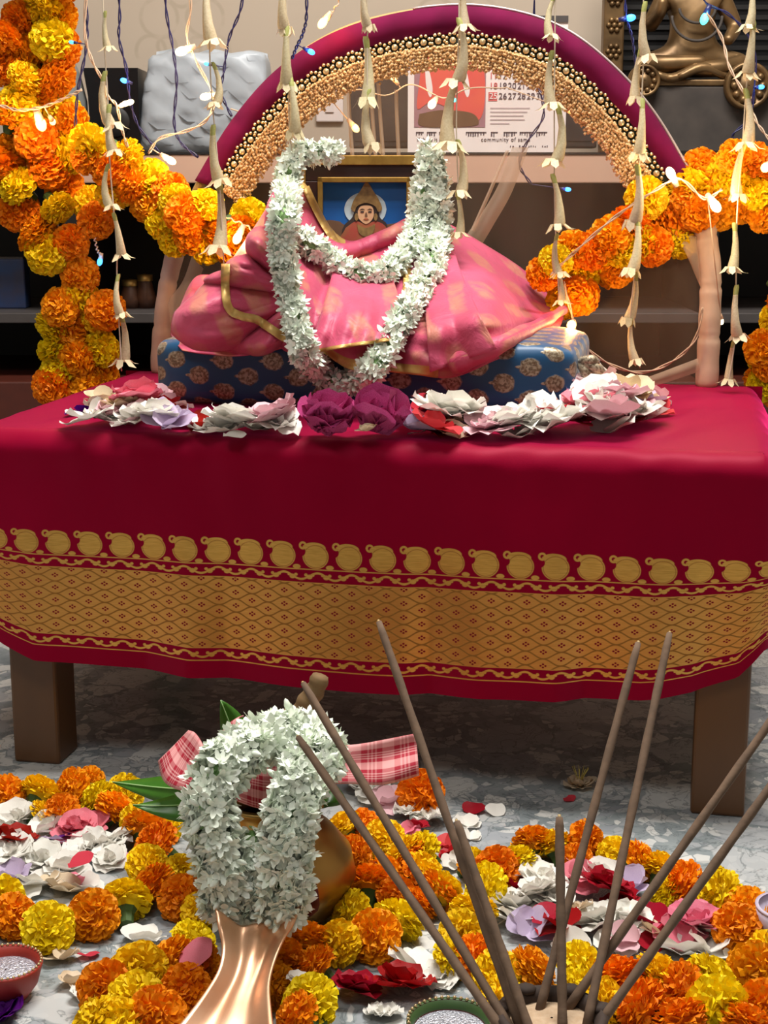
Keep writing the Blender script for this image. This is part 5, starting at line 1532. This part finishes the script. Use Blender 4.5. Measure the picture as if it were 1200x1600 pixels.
# ------------------------------------------------------------------ incense pot and sticks
IZ = .2
ic = at_z(862, 1592, IZ)
ip = thing('incense_pot', Vector((ic.x, ic.y, 0)), 'dark clay pot filled with pale sand holding the incense sticks', 'pot')
IR = .037
part(ip, 'clay_body', *lathe([(.001, 0), (.045, 0), (.05, .02), (.046, .1), (.036, .16), (.034, .18), (IR, .196), (IR + .003, .204), (IR - .002, .206), (IR - .007, .2), (IR - .009, .17)], 32, (ic.x, ic.y, 0)), M['clay_dark'])
part(ip, 'sand_fill', *lathe([(IR - .006, .196), (.02, .199), (.001, .201)], 32, (ic.x, ic.y, 0)), M['sand'])
for k in range(7):
    an = k * .9 + .2
    part(ip, 'rim_lump', *ball((ic.x + IR * math.cos(an), ic.y + IR * math.sin(an), .204), .006, 8, 5, (1.4, 1.2, .6)), M['clay_dark'])
STK = [((592, 972), (812, 1604), 1.22, 'tall incense stick leaning steeply toward the checked cloth'),
       ((714, 1284), (832, 1622), 1.08, 'short incense stick leaning just beside the tall steep one'),
       ((474, 1068), (800, 1612), 1.24, 'incense stick whose tip crosses the coconut stalk'),
       ((466, 1152), (790, 1618), 1.22, 'incense stick whose tip lies before the jasmine heap'),
       ((874, 1277), (879, 1612), 1.06, 'short upright incense stick in the pot'),
       ((997, 1005), (842, 1582), 1.2, 'tall incense stick leaning to the tablecloth border, planted behind the upright one'),
       ((1046, 990), (916, 1606), 1.22, 'tallest incense stick ending on the gold tablecloth border'),
       ((1262, 1046), (884, 1580), 1.18, 'incense stick crossing in front of the bare table leg, planted at the rear'),
       ((1270, 1137), (934, 1604), 1.12, 'lowest slanting incense stick beside the pink loose flowers')]
for tip, base, Yt, lab in STK:
    B0 = at_z(base[0], base[1], IZ - .003); A0 = at_y(tip[0], tip[1], Yt)
    s_ = thing('incense_stick', B0, lab, 'incense stick', 'incense sticks in the clay pot')
    d = A0 - B0
    n = 24
    P = [B0 + d * (i / (n - 1)) for i in range(n)]
    part(s_, 'coated_stick', *tube(P, [.0034 + .00025 * math.sin(i * 1.7) - (.0012 if i == n - 1 else 0) for i in range(n)], 10), M['incense'])
    part(s_, 'bamboo_core', *tube([A0 - d.normalized() * .002, A0 + d.normalized() * .002], .0012, 6), M['bamboo'])

# ------------------------------------------------------------------ small lamps
def diya(name, px, py, R, lab, outer, inner_m, rimbeads):
    c = at_z(px, py, .035); c.z = 0
    t_ = thing(name, c, lab, 'clay lamp')
    part(t_, 'bowl', *lathe([(.001, 0), (R * .55, 0), (R * .85, .015), (R, .034), (R * .99, .037), (R * .9, .036), (R * .84, .028)], 40, tuple(c)), outer)
    part(t_, 'inner_rim', *lathe([(R * .91, .0365), (R * .86, .03), (R * .8, .024)], 40, tuple(c)), inner_m)
    part(t_, 'glitter_wax', *lathe([(R * .83, .027), (R * .5, .029), (.001, .029)], 40, tuple(c)), M['glitter'])
    bmesh_ = mesh_data('rim_bead', *ball((0, 0, 0), R * .045, 6, 4), rimbeads)
    for k in range(40):
        an = 2 * math.pi * k / 40
        obj('rim_bead', bmesh_, t_, (R * .955 * math.cos(an), R * .955 * math.sin(an), .0375))
diya('clay_lamp', 8, 1506, .036, 'red painted clay lamp dish with beaded rim and silver glitter wax', M['clay_red'], M['clay_red'], M['bead'])
diya('clay_lamp', 703, 1596, .0395, 'green rimmed clay lamp dish with gold beads and silver glitter wax', M['green_paint'], M['maroon_paint'], M['bead'])
c = at_z(1232, 1440, .03); c.z = 0
bw = thing('lilac_bowl', c, 'small pale lilac bowl beside the orange marigolds at the ring edge', 'bowl')
part(bw, 'shell', *lathe([(.001, 0), (.016, 0), (.02, .006), (.03, .024), (.034, .045), (.032, .045), (.027, .024), (.001, .01)], 32, tuple(c)), M['pale_ceramic'])
part(bw, 'rim', *lathe([(.032, .045), (.0345, .046), (.0345, .048), (.031, .048)], 32, tuple(c)), M['pale_ceramic'])

# ------------------------------------------------------------------ marigold rings laid on the floor
def floor_mg(lst, k=1.0):
    out = []
    for c, x, y, *sz in lst:
        r = .0265 * (sz[0] if sz else 1) * k * random.uniform(.94, 1.06)
        p = at_z(x, y, r * .8)
        p.z = max(r * .78, p.z)
        an = random.uniform(0, 6.28)
        ax = Vector((math.cos(an), math.sin(an) - .35, random.uniform(.3, 1.0)))
        out.append((c, p, r, ax))
    return out
ringA = [('o', 10, 1240), ('y', 62, 1238), ('y', 66, 1272, .7), ('o', 116, 1232), ('o', 96, 1270), ('o', 140, 1222, .8), ('y', 152, 1248), ('y', 196, 1240), ('o', 180, 1264), ('y', 214, 1282, .9), ('o', 226, 1294), ('o', 244, 1318, 1.1), ('y', 258, 1292, .8),
         ('y', 230, 1352), ('o', 240, 1384), ('y', 196, 1408, 1.1), ('o', 146, 1430, 1.15), ('y', 75, 1450, 1.05), ('o', 22, 1432), ('y', 2, 1405), ('o', -40, 1440), ('y', -60, 1380), ('o', -60, 1310), ('y', -40, 1260)]
ringB = [('y', 282, 1362, .8), ('o', 284, 1404), ('y', 312, 1424, .8), ('y', 302, 1474), ('o', 268, 1500), ('o', 290, 1545), ('y', 216, 1520, 1.1), ('o', 164, 1546, 1.1), ('y', 214, 1566, 1.1), ('o', 244, 1592, 1.1), ('y', 186, 1604), ('o', 310, 1508, .9), ('y', 150, 1600)]
ringC = [('o', 480, 1470), ('o', 492, 1512), ('y', 530, 1474, .9), ('o', 586, 1464, 1.1), ('y', 548, 1425), ('y', 622, 1438, 1.1), ('o', 580, 1380, 1.05), ('y', 484, 1568, 1.05), ('o', 466, 1592), ('o', 428, 1542), ('o', 440, 1500, .9), ('y', 536, 1294), ('o', 566, 1292, .9), ('o', 552, 1334, .9), ('y', 600, 1312), ('b', 634, 1334), ('y', 658, 1330, .95), ('o', 604, 1364, .9), ('b', 662, 1366), ('b', 690, 1392), ('o', 620, 1400, .9), ('y', 740, 1424), ('o', 655, 1412, .9)]
ringD = [('y', 760, 1384), ('o', 778, 1358), ('b', 740, 1352, .9), ('y', 805, 1348), ('o', 834, 1316), ('y', 862, 1320, .9), ('o', 914, 1316), ('o', 900, 1346, .8), ('y', 962, 1336, .9), ('o', 998, 1346), ('y', 1032, 1356), ('o', 1066, 1382, 1.1), ('y', 1124, 1398, 1.1), ('o', 1166, 1424, 1.05), ('o', 1152, 1452, 1.05), ('y', 1040, 1392, .8),
         ('y', 720, 1462), ('o', 742, 1496, .9), ('y', 706, 1498, .9), ('y', 778, 1524), ('o', 832, 1516, 1.05), ('y', 906, 1510), ('y', 906, 1552), ('o', 966, 1526, 1.05), ('y', 1030, 1524, 1.05), ('o', 1066, 1546), ('o', 1002, 1574, 1.1), ('y', 1112, 1534, 1.1), ('o', 1182, 1516, 1.1), ('y', 1122, 1576, 1.25), ('o', 1196, 1574), ('y', 944, 1570), ('y', 1200, 1492), ('o', 1060, 1596, 1.1), ('y', 782, 1560, .9), ('o', 1165, 1600)]
for nm, lst, lab, ctr_ in (('A', ringA, 'marigold string laid in a ring round white flowers by the red clay lamp', (100, 1340)), ('B', ringB, 'short marigold string coiled beside the copper handle', (240, 1520)),
                           ('C', ringC, 'marigold string winding round the foot of the brass pot', (580, 1420)), ('D', ringD, 'marigold string laid in a ring round loose flowers before the bare table leg', (960, 1440))):
    loc = at_z(ctr_[0], ctr_[1], 0)
    fl = floor_mg(lst)
    g_ = marigold_string('marigold_string', lab, 'marigold strings on the floor', fl, None, loc)
    P = [Vector((p.x, p.y, .006)) for _, p, _, _ in fl]
    # a thread through neighbours, in walking order
    todo, chain = P[1:], [P[0]]
    while todo:
        nx = min(todo, key=lambda v: (v - chain[-1]).length); todo.remove(nx); chain.append(nx)
    part(g_, 'thread', *tube(resample(chain, .01), .0009, 4), M['thread'])
lone = floor_mg([('b', 657, 1240, 1.25)])[0]
o = obj('marigold', MG['o'][0], None, lone[1], aim(Vector((-.5, -.75, .35)), .4), lone[2])
setp(o, 'single orange marigold with green base under the checked cloth end', 'flower')

# ------------------------------------------------------------------ loose flowers
cnt = [0]
def loose(colr, kind, pos, size, label, group, tilt=.35, rot=None):
    cnt[0] += 1
    rr_ = (random.uniform(-tilt, tilt), random.uniform(-tilt, tilt), random.uniform(0, 6.28)) if rot is None else rot
    me = ruf(colr, kind, cnt[0])
    nm = {'petal': 'loose_petal', 'ball': 'rose'}.get(kind, 'loose_flower')
    o_ = obj(nm, me, None, pos, rr_, size)
    setp(o_, label, 'petal' if kind == 'petal' else 'flower', group)
    # let the lowest point touch the surface
    R = Euler(rr_).to_matrix()
    zm = min((R @ v.co).z for v in me.vertices) * size
    o_.location.z = pos.z - zm + .0004
    return o_
CN = {'white': 'white', 'pink': 'pink', 'palepink': 'pale pink', 'red': 'dark red', 'rosered': 'coral red', 'lavender': 'pale lavender', 'violet': 'violet', 'magenta': 'magenta', 'cream': 'cream'}
KN = {'open': 'crumpled flower', 'flat': 'frilly flower', 'ball': 'rose', 'petal': 'loose petal', 'few': 'torn blossom'}
def heap(lst, surf, px2m, place_, group):
    made = []
    for c, k, x, y, s, *e in lst:
        lift = e[0] if e else 0.0
        p = at_z(x, y, surf + lift)
        lab = e[1] if len(e) > 1 else '%s %s %s' % (CN[c], KN[k], place_)
        made.append((c, k, loose(c, k, p, s * px2m * (1.45 if surf == 0 else 1.65), lab, group)))
        if len(e) > 1: made.pop()
    # tell look-alikes apart by the differently coloured neighbour each one touches
    for c, k, o_ in made:
        twins = [t for t in made if t[0] == c and t[1] == k]
        if len(twins) > 1:
            near = sorted((t for t in made if t[0] != c), key=lambda t: (t[2].location - o_.location).length)
            if near: o_['label'] = ('%s %s beside a %s one %s' % (CN[c], KN[k], CN[near[0][0]], place_)).replace(' in the ring', ', in the ring')
TT = TZ + .003
tbl = at_z(600, 665, TT).y * 1.02 / 2400
heap([('violet', 'few', 138, 648, 20), ('cream', 'open', 172, 646, 26), ('palepink', 'open', 182, 652, 26, .008), ('pink', 'open', 212, 636, 32, .02), ('cream', 'few', 155, 630, 20), ('red', 'few', 228, 625, 20), ('red', 'few', 252, 645, 22, .006), ('rosered', 'few', 192, 660, 16),
      ('white', 'few', 140, 668, 26), ('white', 'flat', 165, 664, 22), ('palepink', 'petal', 185, 672, 24), ('white', 'open', 220, 664, 26, .004), ('lavender', 'few', 268, 668, 26, .006), ('lavender', 'open', 285, 665, 22), ('palepink', 'few', 268, 640, 18, .01), ('white', 'open', 240, 660, 24, .012), ('cream', 'open', 195, 642, 24, .016), ('palepink', 'open', 240, 628, 22, .016)],
     TT, tbl, 'by the cushion near the marigold column', 'loose flowers by the cushion corner')
heap([('white', 'few', 330, 672, 26), ('white', 'open', 362, 664, 30, .012), ('white', 'open', 345, 676, 24), ('white', 'petal', 378, 684, 18), ('white', 'open', 408, 670, 24), ('palepink', 'open', 432, 664, 30, .012), ('red', 'few', 308, 672, 16), ('white', 'flat', 438, 678, 22), ('palepink', 'petal', 320, 672, 18)],
     TT, tbl, 'before the cushion near the darker rose', 'loose flowers in front of the cushion')
for x, lab, sd in ((502, 'deep magenta rose in the pair before the cushion, darker one', 1), (586, 'faded magenta rose in the pair before the cushion, with browning heart', 2)):
    p = at_z(x, 684, TT)
    o = loose('magenta', 'ball', p, 62 * tbl, lab, None, rot=(.35, .05, sd * 1.1))
    o.scale.z *= 1.4; o.location.z += .002
p = at_z(575, 683, TT)
loose('cream', 'few', p + Vector((0, -.03, .012)), 18 * tbl, 'browned cream blossom against the faded magenta rose', None)
heap([('lavender', 'few', 642, 674, 28, .004), ('rosered', 'few', 650, 655, 20, .012), ('red', 'open', 688, 680, 24), ('rosered', 'few', 678, 676, 22, .008), ('cream', 'few', 705, 684, 18), ('white', 'open', 690, 655, 30, .018), ('white', 'open', 722, 656, 28, .016), ('white', 'petal', 655, 683, 14), ('cream', 'flat', 708, 664, 20, .01), ('lavender', 'few', 735, 674, 22), ('palepink', 'open', 768, 676, 28, .006), ('white', 'open', 790, 668, 28, .012), ('white', 'few', 800, 684, 22)],
     TT, tbl, 'before the cushion near the faded rose', 'loose flowers before the cushion')
heap([('white', 'flat', 828, 664, 32, .012), ('white', 'flat', 872, 682, 38), ('white', 'open', 850, 662, 26, .01), ('red', 'petal', 874, 646, 22, .03), ('pink', 'open', 915, 650, 30, .02), ('rosered', 'few', 908, 662, 18, .012), ('palepink', 'few', 945, 668, 30, .01), ('lavender', 'open', 895, 632, 28, .012), ('white', 'open', 915, 622, 32, .018), ('palepink', 'few', 940, 620, 34, .026), ('cream', 'few', 968, 618, 34, .03), ('cream', 'few', 990, 630, 26, .012), ('white', 'open', 975, 648, 32, .016), ('lavender', 'few', 1000, 636, 24, .01), ('palepink', 'few', 1022, 632, 18), ('rosered', 'few', 1018, 648, 22), ('cream', 'few', 1030, 628, 14), ('white', 'few', 1010, 664, 28), ('white', 'few', 962, 676, 26), ('red', 'few', 978, 666, 18), ('cream', 'petal', 958, 604, 26, .03), ('palepink', 'open', 990, 650, 24, .01), ('white', 'open', 930, 632, 30, .03), ('palepink', 'open', 962, 630, 30, .034), ('cream', 'open', 985, 622, 24, .026), ('white', 'open', 940, 650, 28, .022)],
     TT, tbl, 'at the cushion end facing the post', 'loose flowers at the cushion end')
fl_ = 1.55 / 2400
heap([('red', 'open', 20, 1318, 36, .01), ('white', 'few', 42, 1268, 28), ('white', 'open', 30, 1290, 34), ('white', 'open', 78, 1300, 34, .004), ('lavender', 'few', 92, 1318, 26), ('pink', 'open', 118, 1302, 32, .008), ('pink', 'few', 150, 1298, 30, .006), ('violet', 'few', 130, 1276, 20, .004), ('violet', 'petal', 94, 1310, 14, .012), ('white', 'flat', 140, 1330, 34, .004), ('white', 'flat', 176, 1326, 34, .004), ('rosered', 'petal', 143, 1352, 24, .03), ('white', 'flat', 20, 1346, 34), ('white', 'open', 68, 1352, 34), ('lavender', 'few', 16, 1372, 26), ('white', 'open', 102, 1366, 32), ('white', 'few', 60, 1388, 34), ('cream', 'few', 96, 1396, 32), ('white', 'few', 128, 1390, 30), ('pink', 'petal', 190, 1356, 26), ('pink', 'petal', 128, 1380, 20), ('white', 'petal', 45, 1392, 30), ('white', 'open', 172, 1352, 26), ('white', 'few', 5, 1300, 24)],
     0, fl_, 'in the ring by the red lamp', 'loose flowers in the ring by the red lamp')
heap([('white', 'few', 826, 1374, 34, .008), ('white', 'open', 850, 1386, 36, .006), ('white', 'open', 800, 1422, 32, .004), ('lavender', 'few', 828, 1456, 30, .006), ('white', 'few', 804, 1452, 28), ('red', 'petal', 832, 1436, 26, .016), ('red', 'few', 812, 1398, 22), ('palepink', 'few', 912, 1362, 28, .01), ('pink', 'few', 906, 1384, 26, .008), ('white', 'open', 938, 1376, 30, .012), ('red', 'open', 946, 1404, 36, .014), ('red', 'open', 972, 1418, 30, .008), ('lavender', 'few', 990, 1394, 28, .006), ('cream', 'open', 898, 1432, 26, .004), ('white', 'open', 930, 1448, 32, .006), ('red', 'few', 880, 1456, 28, .012), ('red', 'few', 890, 1466, 20), ('white', 'flat', 975, 1450, 30, .006), ('white', 'few', 980, 1440, 24, .012), ('red', 'few', 1010, 1448, 32, .006), ('red', 'petal', 1000, 1474, 22), ('cream', 'few', 1018, 1458, 18, .01), ('pink', 'open', 1090, 1446, 38, .014), ('pink', 'few', 1060, 1468, 32, .006), ('white', 'few', 1100, 1470, 32), ('white', 'few', 1066, 1492, 36), ('white', 'few', 1104, 1494, 34), ('white', 'few', 960, 1482, 28), ('white', 'few', 890, 1486, 26), ('palepink', 'few', 972, 1472, 24, .008), ('white', 'few', 1160, 1484, 28), ('white', 'open', 866, 1408, 30, .01), ('white', 'open', 840, 1410, 30, .008), ('white', 'petal', 1130, 1510, 22)],
     0, fl_, 'in the ring behind the incense', 'loose flowers in the ring behind the incense')
heap([('white', 'open', 560, 1240, 28), ('white', 'open', 590, 1246, 28, .006), ('white', 'open', 622, 1236, 24, .006), ('palepink', 'few', 608, 1262, 26, .006), ('white', 'flat', 640, 1276, 28, .004), ('white', 'flat', 672, 1288, 30), ('red', 'few', 650, 1296, 18, .008), ('pink', 'few', 640, 1300, 14, .008), ('rosered', 'few', 702, 1326, 22), ('red', 'few', 708, 1340, 18), ('white', 'few', 712, 1356, 18), ('white', 'few', 728, 1290, 22), ('white', 'few', 735, 1310, 16)],
     0, fl_, 'under the checked cloth end', 'loose flowers beside the brass pot')
heap([('red', 'open', 556, 1556, 34, .004), ('red', 'open', 628, 1548, 38, .004), ('white', 'few', 640, 1516, 32), ('white', 'flat', 690, 1536, 24), ('white', 'flat', 598, 1588, 22)],
     0, fl_, 'by the green rimmed lamp', 'loose flowers by the green lamp')
heap([('white', 'few', 222, 1476, 30, .0, 'white torn blossom behind the coiled short marigold string'), ('cream', 'few', 100, 1504, 20, .0, 'cream blossom on the bare floor beside the red clay lamp'), ('rosered', 'petal', 142, 1502, 14, .0, 'small coral petal on the bare floor beside the red clay lamp'), ('cream', 'few', 112, 1542, 18, .0, 'small wilted cream blossom on the pale floor patch'), ('white', 'flat', 136, 1560, 20, .0, 'frilly white flower against the coiled marigold string'), ('violet', 'open', 6, 1588, 26, .0, 'violet flower in front of the red clay lamp'),
      ('cream', 'open', 905, 1230, 26, .0, 'cream flower with long stamens alone on the terrazzo under the table'), ('rosered', 'petal', 884, 1248, 12, .0, 'small red petal beside the lone cream flower'), ('red', 'petal', 735, 1272, 20, .0, 'dark red petal alone on the terrazzo near the bare leg'), ('white', 'petal', 778, 1276, 18, .0, 'white petal alone on the terrazzo'), ('pink', 'petal', 334, 1508, 30, .03, 'pink petal leaning on the copper handle'), ('white', 'few', 465, 1534, 14, .03, 'tiny white blossom on the orange marigolds by the copper handle')],
     0, fl_, '', None)
# stamens of the lone cream flower
lf = [o for o in bpy.data.objects if o.get('label', '').startswith('cream flower with long')][0]
V, F = [], []
for k in range(9):
    an = k * .7; v, f = tube([(0, 0, .1), (.25 * math.cos(an), .25 * math.sin(an), .7), (.45 * math.cos(an), .45 * math.sin(an), 1.1)], .02, 4)
    F += [tuple(i + len(V) for i in t) for t in f]; V += v
obj('stamen', mesh_data('stamen', V, F, M['stamen']), lf)
